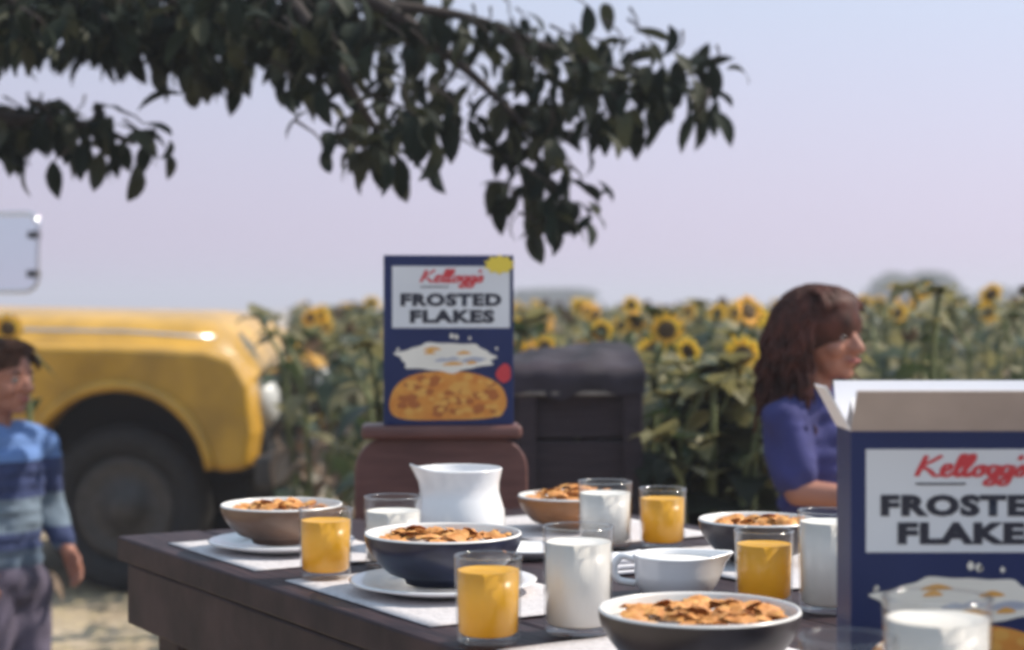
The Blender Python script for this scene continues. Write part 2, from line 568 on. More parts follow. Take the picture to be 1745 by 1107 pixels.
L1 = T(480, 2.38)
b1, s1 = bowl(L1, 0.082, 0.050, M['brownglaze'], 'grey brown bowl with a white rim at the far left end of the table', 30, 1, 0.098)
tag(s1, 'white saucer under the grey brown bowl at the far left end', 'saucer', 'saucers under the bowls')
L5 = T(755, 2.035)
b5, s5 = bowl(L5, 0.091, 0.056, M['navy'], 'navy blue bowl of flakes beside the table edge', 48, 2, 0.108)
tag(s5, 'white saucer under the navy blue bowl', 'saucer', 'saucers under the bowls')
bowl(T(970, 2.595), 0.076, 0.048, M['amberglaze'], 'small amber brown bowl heaped with flakes behind the far milk glass', 40, 3, heap=0.02)
bowl(T(1292, 2.27), 0.077, 0.052, M['charcoal'], 'charcoal bowl with a white rim behind the right orange juice', 34, 4)
bowl(T(1192, 1.565), 0.090, 0.058, M['charcoal'], 'large charcoal bowl of flakes in front of the white creamer', 60, 5, fill=0.82)

def tumbler(loc, dia, h, liquid, level, label, cat, taper=0.93, name=None, n=40):
    r = dia / 2
    t = thing(name or 'glass_tumbler', label, cat, (loc[0], loc[1], TABLE_Z + loc_z(loc)), 0, 'drinking glasses on the table')
    th = 0.0022
    def R_(z):
        return r * (taper + (1 - taper) * z / h)
    m = MB()
    m.lathe([(0, 0.0), (R_(0) - 0.003, 0.0), (R_(0), 0.003), (R_(h * 0.5), h * 0.5), (r, h - 0.001), (r - th * 0.5, h + 0.0006), (r - th, h - 0.001), (R_(h * 0.5) - th, h * 0.5), (R_(0) - th, 0.010), (R_(0) - th - 0.004, 0.007), (0, 0.007)], n)
    m.build('glass_body', M['glass'], t)
    m = MB()
    m.tube([(r * math.cos(2 * PI * k / 32) - th * .5 * math.cos(2 * PI * k / 32), (r - th * .5) * math.sin(2 * PI * k / 32), h) for k in range(33)], 0.0016, 6, cap=False)
    m.build('rim', M['glass'], t)
    if liquid:
        zl = h * level
        g = th + 0.0004
        m = MB()
        m.lathe([(0, 0.0076), (R_(0) - g - 0.004, 0.0078), (R_(0.01) - g, 0.0106), (R_(zl * 0.5) - g, zl * 0.5), (R_(zl) - g, zl), (R_(zl) - g - 0.0012, zl - 0.0008), (0, zl - 0.0008)], n)
        m.build('milk' if liquid is M['milk'] else 'orange_juice', liquid, t)
    return t

MATS = [(0.28, 0.150, 0.30, 0.235), (0.70, 0.155, 0.36, 0.245), (1.20, 0.150, 0.36, 0.245), (0.29, 0.610, 0.34, 0.26), (0.72, 0.625, 0.34, 0.25)]
def loc_z(loc):
    q = Vector((loc[0], loc[1], 0)) - CORN
    u, v = q.dot(U), q.dot(V)
    for a, b, lu, lv in MATS:
        if abs(u - a) < lu / 2 + 0.03 and abs(v - b) < lv / 2 + 0.03:
            return 0.0040
    return 0.0005

tumbler(T(555, 2.135), 0.066, 0.082, M['juice'], 0.84, 'orange juice glass between the grey brown bowl and the navy bowl', 'juice glass')
tumbler(T(832, 1.722), 0.067, 0.084, M['juice'], 0.84, 'orange juice glass in front of the navy bowl', 'juice glass')
tumbler(T(1129, 2.425), 0.066, 0.080, M['juice'], 0.84, 'orange juice glass behind the white creamer', 'juice glass')
tumbler(T(1302, 1.96), 0.067, 0.082, M['juice'], 0.82, 'orange juice glass right of the white creamer', 'juice glass')
tumbler(T(670, 2.25), 0.075, 0.088, M['milk'], 0.80, 'milk glass left of the white jug', 'milk glass', 0.95)
tumbler(T(985, 1.775), 0.072, 0.106, M['milk'], 0.86, 'tall milk glass left of the white creamer', 'milk glass', 0.95)
tumbler(T(1031, 2.407), 0.075, 0.088, M['milk'], 0.83, 'milk glass in front of the small amber brown bowl', 'milk glass', 0.95)
tumbler(T(1415, 1.92), 0.071, 0.108, M['milk'], 0.90, 'tall milk glass half hidden behind the big cereal box', 'milk glass', 0.95)
tumbler(T(1597, 1.325), 0.082, 0.113, M['milk'], 0.86, 'wide milk glass in front of the big cereal box', 'milk glass', 0.95)
tumbler(T(1445, 1.285), 0.072, 0.090, None, 0, 'empty clear glass at the bottom edge beside the wide milk glass', 'glass')

def jug():
    t = thing('milk_jug', 'white porcelain jug with a wide neck in the middle of the table', 'jug', T(783, 2.42, TABLE_Z + 0.0005))
    H = 0.108
    prof = [(0, 0.002), (0.048, 0.002), (0.052, 0.0), (0.056, 0.002), (0.062, 0.018), (0.0635, 0.035), (0.062, 0.052), (0.057, 0.068), (0.0545, 0.078), (0.055, 0.090), (0.0575, 0.101), (0.059, H)]
    def sp(q):
        a = math.atan2(q.y, q.x)
        da = (a - R(200) + PI) % (2 * PI) - PI
        k = max(0, (q.z - 0.075) / (H - 0.075)) ** 1.5 * math.exp(-(da / 0.38) ** 2)
        return Vector((q.x * (1 + 0.20 * k), q.y * (1 + 0.20 * k), q.z + 0.007 * k))
    m = MB()
    m.lathe(prof, 56, fn=sp)
    inn = [(r - 0.0035, z) for r, z in prof[::-1][:-4]]
    inn[0] = (0.0565, H - 0.0004)
    m.lathe([(0.059, H), (0.058, H + 0.0016), (0.0565, H + 0.0010)] + inn + [(0, 0.02)], 56, fn=sp)
    m.build('jug_body', M['porcelain'], t)
    m = MB()
    a = R(78)
    d = Vector((math.cos(a), math.sin(a), 0))
    pts = cat_rom([d * 0.053 + Vector((0, 0, 0.094)), d * 0.078 + Vector((0, 0, 0.096)), d * 0.092 + Vector((0, 0, 0.070)), d * 0.082 + Vector((0, 0, 0.040)), d * 0.061 + Vector((0, 0, 0.028))], 6)
    m.tube(pts, 0.006, 10)
    m.build('handle', M['porcelain'], t)
jug()

def creamer():
    t = thing('creamer', 'low white creamer with a spout and looped handle in front of the far orange juice', 'creamer', T(1152, 2.02, TABLE_Z + 0.0005), R(-6))
    H = 0.046
    def sh(q):
        x = q.x
        k = q.z / H
        z = q.z
        if x > 0:
            e = (x / 0.048) ** 4 * k * k
            x = x * (1 + 0.34 * min(e, 1.0))
            z = z + 0.004 * min(e, 1)
        y = q.y * (1 - 0.30 * max(0, min(1, (x - 0.04) / 0.03)))
        return Vector((x, y, z))
    prof = [(0, 0.002), (0.034, 0.002), (0.036, 0.0), (0.038, 0.002), (0.046, 0.014), (0.048, 0.026), (0.0475, 0.036), (0.049, H)]
    m = MB()
    m.lathe(prof, 48, fn=sh)
    m.lathe([(0.049, H), (0.048, H + 0.0015), (0.0462, H), (0.0445, 0.035), (0.045, 0.026), (0.042, 0.014), (0.034, 0.006), (0, 0.006)], 48, fn=sh)
    m.build('creamer_body', M['porcelain'], t)
    m = MB()
    m.lathe([(0.0452, 0.0395), (0.0452, 0.0405), (0.02, 0.0405), (0, 0.0405)], 40, fn=lambda q: Vector((q.x * (1.12 if q.x > 0 else 1), q.y * 0.97, q.z)))
    m.build('milk', M['milk'], t)
    m = MB()
    pts = cat_rom([(-0.046, 0, 0.040), (-0.062, 0, 0.044), (-0.071, 0, 0.032), (-0.066, 0, 0.017), (-0.046, 0, 0.013)], 6)
    m.tube(pts, 0.0042, 10)
    m.build('handle', M['porcelain'], t)
creamer()

def side_plate(loc, r, label):
    m = MB()
    m.lathe([(0, 0.001), (r * 0.55, 0.001), (r * 0.6, 0.0), (r * 0.64, 0.002), (r, 0.011), (r + 0.001, 0.013), (r - 0.002, 0.0138), (r * 0.66, 0.0065), (r * 0.58, 0.004), (0, 0.004)], 56)
    o = m.build('side_plate', M['porcelain'], loc=(loc[0], loc[1], TABLE_Z + 0.0006))
    tag(o, label, 'plate')
side_plate(T(900, 2.33), 0.056, 'white side plate between the jug and the far milk glass')

def napkin(loc, rot, label):
    m = MB()
    for k, (s, z) in enumerate(((1.0, 0.0), (0.94, 0.006), (0.88, 0.012))):
        nx = 8
        vs, fs = [], []
        for j in range(nx + 1):
            for i in range(nx + 1):
                x, y = (i / nx - .5) * 0.11 * s, (j / nx - .5) * 0.085 * s
                zz = z + 0.003 + 0.004 * noise.noise(Vector((x * 22, y * 22, k * 4.0)))
                vs += [(x, y, max(0.0004, zz + 0.002))]
        k2 = nx + 1
        o = len(vs)
        low = [(a, b, max(0.0002, c - 0.005)) for a, b, c in vs]
        fs = [(j * k2 + i, j * k2 + i + 1, (j + 1) * k2 + i + 1, (j + 1) * k2 + i) for j in range(nx) for i in range(nx)]
        ring = list(range(k2)) + [j * k2 + nx for j in range(1, nx + 1)] + [nx * k2 + i for i in range(nx - 1, -1, -1)] + [j * k2 for j in range(nx - 1, 0, -1)]
        fs2 = [tuple(q + o for q in f[::-1]) for f in fs]
        fs3 = [(ring[(a + 1) % len(ring)], ring[a], ring[a] + o, ring[(a + 1) % len(ring)] + o) for a in range(len(ring))]
        m.add(vs + low, fs + fs2 + fs3)
    o = m.build('folded_napkin', M['whitecloth'], loc=(loc[0], loc[1], TABLE_Z + 0.0006))
    o.rotation_euler = (0, 0, rot)
    tag(o, label, 'napkin')
napkin(T(1062, 2.22), 0.5, 'folded white napkin behind the tall milk glass')

# ------------------------------------------------------------------ cereal boxes
def text_mesh(txt, width, height, off=0.062):
    cu = bpy.data.curves.new('lettering', 'FONT')
    cu.body = txt
    cu.size = 1.0
    cu.offset = off
    cu.resolution_u = 2
    cu.space_character = 1.12
    cu.resolution_u = 3
    o = bpy.data.objects.new('lettering', cu)
    COL.objects.link(o)
    dg = bpy.context.evaluated_depsgraph_get()
    me = bpy.data.meshes.new_from_object(o.evaluated_get(dg))
    COL.objects.unlink(o)
    bpy.data.objects.remove(o)
    xs = [v.co.x for v in me.vertices]
    ys = [v.co.y for v in me.vertices]
    x0, x1, y0, y1 = min(xs), max(xs), min(ys), max(ys)
    for v in me.vertices:
        x = (v.co.x - (x0 + x1) / 2) / (x1 - x0) * width
        z = (v.co.y - (y0 + y1) / 2) / (y1 - y0) * height
        v.co = (x, 0, z)
    return me

SCRIPT = [
    [(0.20, 1.0), (0.10, 0.55), (0.0, 0.0)],
    [(0.70, 1.0), (0.40, 0.72), (0.12, 0.50), (0.38, 0.28), (0.60, 0.02), (0.78, 0.06)],
    [(0.80, 0.22), (1.02, 0.34), (1.04, 0.52), (0.90, 0.54), (0.80, 0.32), (0.86, 0.07), (1.0, 0.0), (1.2, 0.2)],
    [(1.2, 0.2), (1.44, 0.70), (1.46, 1.0), (1.34, 0.98), (1.26, 0.5), (1.28, 0.06), (1.40, 0.02), (1.5, 0.2)],
    [(1.48, 0.2), (1.72, 0.70), (1.74, 1.0), (1.62, 0.98), (1.54, 0.5), (1.56, 0.06), (1.68, 0.02), (1.78, 0.2)],
    [(2.02, 0.50), (1.86, 0.36), (1.86, 0.08), (2.02, 0.02), (2.14, 0.22), (2.04, 0.50), (2.26, 0.42)],
    [(2.60, 0.44), (2.42, 0.50), (2.30, 0.28), (2.38, 0.04), (2.54, 0.18), (2.64, 0.50), (2.56, -0.28), (2.38, -0.42), (2.28, -0.26), (2.74, 0.14)],
    [(3.04, 0.44), (2.86, 0.50), (2.74, 0.28), (2.82, 0.04), (2.98, 0.18), (3.08, 0.50), (3.00, -0.28), (2.82, -0.42), (2.72, -0.26), (3.18, 0.14)],
    [(3.30, 1.02), (3.24, 0.78)],
    [(3.18, 0.14), (3.40, 0.52), (3.46, 0.24), (3.38, 0.02), (3.20, 0.06)],
]
def script_mesh(width, height):
    m = MB()
    ky = 0
    for st in SCRIPT:
        pts = cat_rom([(x, y, 0) for x, y in st], 5)
        vs = []
        ky += 0.00003
        for i, q in enumerate(pts):
            t = (pts[min(i + 1, len(pts) - 1)] - pts[max(i - 1, 0)])
            t.normalize()
            nrm = Vector((-t.y, t.x, 0))
            hw = 0.060 + 0.030 * abs(t.y)
            for sgn in (-1, 1):
                e = q + nrm * hw * sgn
                ky += 0.0000006
                vs.append(((e.x - 1.73 + 0.14 * e.y) / 3.5 * width, -ky, (e.y - 0.3) / 1.45 * height))
        fs = [(2 * i, 2 * i + 2, 2 * i + 3, 2 * i + 1) for i in range(len(pts) - 1)]
        m.add(vs, fs)
    return m

def blob(pts, y, sub=6):
    c = cat_rom([(x, y, z) for x, z in pts], sub, closed=True)
    m = MB()
    m.add(c, [tuple(range(len(c)))])
    return m

def cereal_box(name, label, loc, rotz, w, h, d, openflaps):
    t = thing(name, label, 'cereal box', loc, rotz, 'blue cereal boxes')
    # local: front face towards -Y at y=0, width centred on x, base z=0
    m = MB()
    if openflaps:
        x, th = w / 2, 0.0012
        m.box((-x, 0, 0), (x, th, h))
        m.box((-x, d - th, 0), (x, d, h))
        m.box((-x, th, 0), (-x + th, d - th, h))
        m.box((x - th, th, 0), (x, d - th, h))
        m.box((-x + th, th, 0.0), (x - th, d - th, th))
    else:
        m.box((-w / 2, 0, 0), (w / 2, d, h))
    o = m.build('carton', M['boxblue'], t, False)
    if not openflaps:
        bevel(o, 0.0012, 2)
    y = -0.0006
    # pale panel
    pw, pt, pb = w * 0.905, h * 0.935, h * 0.572
    m = MB()
    x0, x1 = -pw / 2 + w * 0.018, pw / 2 + w * 0.018
    m.box((x0, y, pb), (x1, -0.0001, pt))
    m.build('panel', M['panel'], t, False)
    yy = y - 0.0004
    cx = (x0 + x1) / 2
    me = text_mesh('FROSTED', pw * 0.86, h * 0.078)
    me.materials.append(M['ink'])
    put('lettering', me, t, (cx, yy, pb + (pt - pb) * 0.455))
    me = text_mesh('FLAKES', pw * 0.72, h * 0.080)
    me.materials.append(M['ink'])
    put('lettering', me, t, (cx + 0.002, yy, pb + (pt - pb) * 0.185))
    script_mesh(pw * 0.52, h * 0.105).build('lettering', M['redink'], t, False, loc=(cx, yy, pb + (pt - pb) * 0.80))
    m = MB()
    m.box((cx - pw * 0.26, yy - 0.0002, pb + (pt - pb) * 0.655), (cx - pw * 0.02, yy, pb + (pt - pb) * 0.675))
    m.build('print_line', M['ink'], t, False)
    # plain serving picture: a splash of milk over a heap of flakes, red spot, yellow corner flash
    rp = random.Random(8)
    blob([(-0.41 * w, 0.05 * h), (-0.43 * w, 0.2 * h), (-0.25 * w, 0.30 * h), (0.15 * w, 0.31 * h), (0.41 * w, 0.22 * h), (0.40 * w, 0.06 * h), (0, 0.03 * h)], yy).build('print_shape', M['printorange'], t, False)
    m2, m3 = MB(), MB()
    for k in range(80):
        fx, fz = rp.uniform(-0.38, 0.38), rp.uniform(0.06, 0.285)
        if fz > 0.30 - 0.5 * fx * fx:
            continue
        a0, rr = rp.uniform(0, 6.28), w * rp.uniform(0.028, 0.05)
        pts = [(fx * w + rr * rp.uniform(0.7, 1.2) * math.cos(a0 + j * 0.9), yy - 0.0002 - k * 0.000004, fz * h + 0.7 * rr * rp.uniform(0.7, 1.2) * math.sin(a0 + j * 0.9)) for j in range(7)]
        (m2 if k % 2 else m3).add(pts, [tuple(range(7))])
    m2.build('print_shape', M['printamber'], t, False)
    m3.build('print_shape', M['printbrown'], t, False)
    sp_ = []
    for k in range(26):
        a0 = 2 * PI * k / 26
        q_ = 1 + (0.14 if k % 4 == 0 else -0.04) * rp.uniform(0.5, 1.2)
        sp_.append((-0.02 * w + 0.36 * w * q_ * math.cos(a0), 0.40 * h + 0.085 * h * q_ * math.sin(a0)))
    blob(sp_, yy - 0.0008, 4).build('print_shape', M['printcream'], t, False)
    for k in range(9):
        fx, fz = rp.uniform(-0.22, 0.2), rp.uniform(0.36, 0.45)
        L_ = rp.uniform(0.04, 0.10)
        blob([((fx - L_) * w, (fz - 0.008) * h), (fx * w, (fz + 0.012) * h), ((fx + L_) * w, (fz - 0.004) * h), (fx * w, (fz - 0.010) * h)], yy - 0.0010 - k * 0.00002, 4).build('print_shape', M['printgrey'] if k % 2 else M['printamber'], t, False)
    for k in range(7):
        a0, q_ = rp.uniform(0.2, PI - 0.2), rp.uniform(1.12, 1.3)
        fx, fz, e_ = -0.02 + 0.36 * q_ * math.cos(a0), 0.40 + 0.10 * q_ * math.sin(a0), rp.uniform(0.008, 0.018)
        blob([((fx - e_) * w, fz * h), (fx * w, (fz + e_) * h), ((fx + e_) * w, fz * h), (fx * w, (fz - e_) * h)], yy - 0.0003, 4).build('print_shape', M['printcream'], t, False)
    blob([(0.36 * w, 0.30 * h), (0.42 * w, 0.36 * h), (0.47 * w, 0.34 * h), (0.47 * w, 0.27 * h), (0.41 * w, 0.25 * h)], yy - 0.0014).build('print_shape', M['redink'], t, False)
    if not openflaps:
        m = MB()
        c = []
        for k in range(20):
            a = 2 * PI * k / 20
            q = 0.028 if k % 2 else 0.021
            c.append((0.39 * w + q * math.cos(a), yy - 0.0008, 0.945 * h + q * 0.62 * math.sin(a)))
        m.add(c, [tuple(range(20))])
        m.build('print_shape', M['printyellow'], t, False)
    if openflaps:
        th = 0.0012
        def flap(a, b, out, up, ln, inset=0.0):
            """a,b base edge; out/up direction; board with a white outer skin"""
            a, b = Vector(a), Vector(b)
            dv = (Vector(out) + Vector((0, 0, 1)) * up).normalized()
            e = (b - a).normalized()
            nrm = e.cross(dv).normalized()
            mm = MB()
            pts = [a, b, b + dv * ln - e * inset, a + dv * ln + e * inset]
            mm.add([q for q in pts] + [q + nrm * th for q in pts],
                   [(0, 3, 2, 1), (4, 5, 6, 7), (0, 1, 5, 4), (1, 2, 6, 5), (2, 3, 7, 6), (3, 0, 4, 7)])
            return mm
        x = w / 2
        flap((-x, 0.0006, h + 0.0005), (x, 0.0006, h + 0.0005), (0, -0.75, 0), 1.0, 0.042).build('flap', M['board'], t, False)
        flap((-x + 0.0006, d, h + 0.0005), (-x + 0.0006, 0, h + 0.0005), (-0.55, 0, 0), 1.0, 0.040, 0.004).build('flap', M['boardwhite'], t, False)
        flap((x - 0.0006, 0, h + 0.0005), (x - 0.0006, d, h + 0.0005), (0.85, 0, 0), 1.0, 0.040, 0.004).build('flap', M['boardwhite'], t, False)
        flap((x, d - 0.0006, h + 0.0005), (-x, d - 0.0006, h + 0.0005), (0, 0.40, 0), 1.0, 0.040).build('flap', M['boardwhite'], t, False)
        # inner bag
        m = MB()
        nn = 28
        vs = []
        for i in range(nn + 1):
            u = i / nn
            xx = (-0.94 + 1.88 * u) * x
            wob = 0.006 * noise.noise(Vector((u * 9, 1, 2)))
            for k, (yy_, zz) in enumerate(((0.010, h - 0.06), (0.014, h + 0.004), (d * 0.45 + wob, h + 0.024 + 0.006 * noise.noise(Vector((u * 13, 0, 0)))), (d - 0.012, h + 0.004), (d - 0.008, h - 0.06))):
                vs.append((xx, yy_ + wob * 0.4, zz))
        fs = [(i * 5 + k, i * 5 + k + 1, (i + 1) * 5 + k + 1, (i + 1) * 5 + k) for i in range(nn) for k in range(4)]
        m.add(vs, fs)
        m.build('inner_bag', M['boardwhite'], t)
    return t

BD = 1.43
bs = F / BD
bw = 390 / bs
bh = CAM_Z - (735 - 520) / bs - TABLE_Z
cereal_box('cereal_box', 'large blue cereal box with open top flaps standing at the right of the table',
           ((1450 + 195 - 872.5) / bs, BD, TABLE_Z + 0.0006), R(0), bw, bh, 0.062, True)

# ------------------------------------------------------------------ chair at the table end, second box on it
CHD = 3.06
def chair():
    c = T(752, CHD, 0)
    t = thing('wooden_chair', 'red brown wooden chair with a broad rounded back at the table end', 'chair', c, R(4))
    W = 0.30
    top = CAM_Z - (722 - 520) / F * CHD
    # local: back towards +Y, seat towards -Y (the table)
    m = MB()
    ring = []
    z0, z1, rr = 0.50, top - 0.024, 0.055
    outl = [(-W / 2, z0), (W / 2, z0)]
    for k in range(7):
        a = k / 6 * PI / 2
        outl.append((W / 2 - rr + rr * math.cos(a), z1 - rr + rr * math.sin(a)))
    for k in range(7):
        a = PI / 2 + k / 6 * PI / 2
        outl.append((-W / 2 + rr + rr * math.cos(a), z1 - rr + rr * math.sin(a)))
    n = len(outl)
    vs = [(x, -0.014, z) for x, z in outl] + [(x, 0.014, z) for x, z in outl]
    fs = [tuple(range(n))[::1], tuple(range(2 * n - 1, n - 1, -1))] + [(i, i + n, (i + 1) % n + n, (i + 1) % n) for i in range(n)]
    m.add(vs, fs)
    bevel(m.build('backrest', M['chair'], t, False), 0.004)
    m = MB()
    m.box((-W / 2 + 0.012, -0.045, top - 0.0235), (W / 2 - 0.012, 0.045, top))
    bevel(m.build('top_rail', M['chair'], t, False), 0.008, 3)
    m = MB()
    m.box((-0.17, -0.40, 0.405), (0.17, 0.016, 0.44))
    bevel(m.build('seat', M['chair'], t, False), 0.008, 3)
    for sx in (-1, 1):
        m = MB()
        m.tube([(sx * 0.14, -0.37, 0.404), (sx * 0.155, -0.385, 0)], [0.02, 0.014], 10)
        m.build('leg', M['chair'], t)
        m = MB()
        m.tube([(sx * 0.14, -0.01, 0.404), (sx * 0.155, 0.03, 0)], [0.02, 0.014], 10)
        m.build('leg', M['chair'], t)
        m = MB()
        m.tube([(sx * 0.12, 0.0, 0.441), (sx * 0.12, 0.0, 0.499)], [0.013, 0.013], 10)
        m.build('back_post', M['chair'], t)
        m = MB()
        m.tube([(sx * 0.148, -0.36, 0.2), (sx * 0.148, 0.0, 0.2)], 0.009, 8)
        m.build('stretcher', M['chair'], t)
    return top
ctop = chair()
fs_ = F / CHD
fw = 219 / fs_
fh = (722 - 436) / fs_
cereal_box('cereal_box', 'blue cereal box with a yellow corner flash standing on the chair back',
           ((766 - 872.5) / fs_, CHD - 0.036, ctop + 0.0005), R(4), fw, fh, 0.07, False)

# ------------------------------------------------------------------ dark farm cart
def cart():
    D = 3.95
    s = F / D
    x0, x1 = (700 - 872.5) / s, (1092 - 872.5) / s
    cx = (x0 + x1) / 2
    hw = (x1 - x0) / 2
    t = thing('farm_cart', 'dark wooden farm cart with plank sides behind the chair', 'cart', (cx, D, 0), R(3))
    ztop = CAM_Z - (628 - 520) / s
    dep = 0.75
    nb = 4
    zb = 0.40
    bh_ = (ztop - 0.035 - zb) / nb
    for yy, nm in ((0.0, 'f'), (dep, 'b')):
        for i in range(nb):
            m = MB()
            z = zb + i * bh_
            m.box((-hw, yy + 0.003 * (i % 2), z + 0.004), (hw, yy + 0.022 + 0.003 * (i % 2), z + bh_ - 0.004))
            bevel(m.build('plank', M['cartwood'], t, False), 0.003)
    for sx in (-1, 1):
        for i in range(nb):
            m = MB()
            z = zb + i * bh_
            m.box((sx * hw - 0.011, 0.028, z + 0.004), (sx * hw + 0.011, dep - 0.003, z + bh_ - 0.004))
            bevel(m.build('end_plank', M['cartwood'], t, False), 0.003)
    for sx in (-0.93, 0.0, 0.93):
        m = MB()
        m.box((sx * hw - 0.022, -0.022, zb - 0.02), (sx * hw + 0.022, -0.002, ztop - 0.036))
        bevel(m.build('post', M['cartwood'], t, False), 0.003)
    m = MB()
    m.box((-hw - 0.012, -0.020, ztop - 0.034), (hw + 0.012, 0.030, ztop))
    bevel(m.build('top_rail', M['cartwood'], t, False), 0.006)
    m = MB()
    zr = CAM_Z - (668 - 520) / s
    m.box((-hw, -0.030, zr - 0.006), (hw * 0.80, -0.0225, zr + 0.003))
    bevel(m.build('side_strip', M['railglint'], t, False), 0.002)  # strip carries the painted highlight
    m = MB()
    m.box((-hw, 0.0, zb - 0.05), (hw, dep, zb))
    bevel(m.build('floor_board', M['cartwood'], t, False), 0.004)
    # dark tarpaulin thrown over the load, hanging over the rail
    m = MB()
    nx, ny = 34, 22
    vs = []
    for i in range(nx + 1):
        u = i / nx
        x = -hw * 1.03 + 2.06 * hw * u
        rise = 0.012 + 0.050 * max(0, (u - 0.45) / 0.55) ** 0.8 + 0.030 * noise.noise(Vector((u * 5, 0.3, 1)))
        for j in range(ny + 1):
            v = j / ny
            if v < 0.16:
                y = -0.030 - 0.006 * noise.noise(Vector((u * 14, v * 9, 4)))
                z = ztop - (0.055 + 0.035 * noise.noise(Vector((u * 7, 2, 0)))) * (1 - v / 0.16)
            else:
                q = (v - 0.16) / 0.84
                y = -0.028 + (dep + 0.03) * q
                z = ztop + 0.006 + rise * math.sin(min(1, q * 1.5) * PI / 2) * (1 - 0.5 * q) + 0.018 * noise.noise(Vector((u * 8, q * 7, 2)))
            vs.append((x, y, z))
    k = ny + 1
    m.add(vs, [(i * k + j, (i + 1) * k + j, (i + 1) * k + j + 1, i * k + j + 1) for i in range(nx) for j in range(ny)])
    m.build('tarpaulin', M['tarp'], t)
    for sx in (-1, 1):
        m = MB()
        c = Vector((sx * (hw - 0.02), dep * 0.5, 0.30))
        pts = [c + Vector((0, 0.26 * math.cos(2 * PI * k / 28), 0.26 * math.sin(2 * PI * k / 28))) for k in range(29)]
        c2 = Vector((sx * (hw + 0.06), dep * .5, 0.295))
        pts = [c2 + Vector((0, 0.25 * math.cos(2 * PI * k / 28), 0.25 * math.sin(2 * PI * k / 28))) for k in range(29)]
        m.tube(pts, 0.035, 8, cap=False)
        wv = m.build('wheel', M['black'], t)
        m = MB()
        m.tube([c2 + Vector((-0.03, 0, 0)), c2 + Vector((0.03, 0, 0))], 0.035, 12)
        for k in range(8):
            a = 2 * PI * k / 8
            m.tube([c2, c2 + Vector((0, 0.22 * math.cos(a), 0.22 * math.sin(a)))], 0.010, 6)
        m.build('spokes', M['cartwood'], wv)
    m = MB()
    m.tube([(-hw - 0.06, dep * .5, 0.295), (hw + 0.06, dep * .5, 0.295)], 0.02, 8)
    m.box((-0.3, dep * .5 - 0.03, 0.30), (0.3, dep * .5 + 0.03, 0.352))
    m.build('axle', M['cartwood'], t, False)
cart()

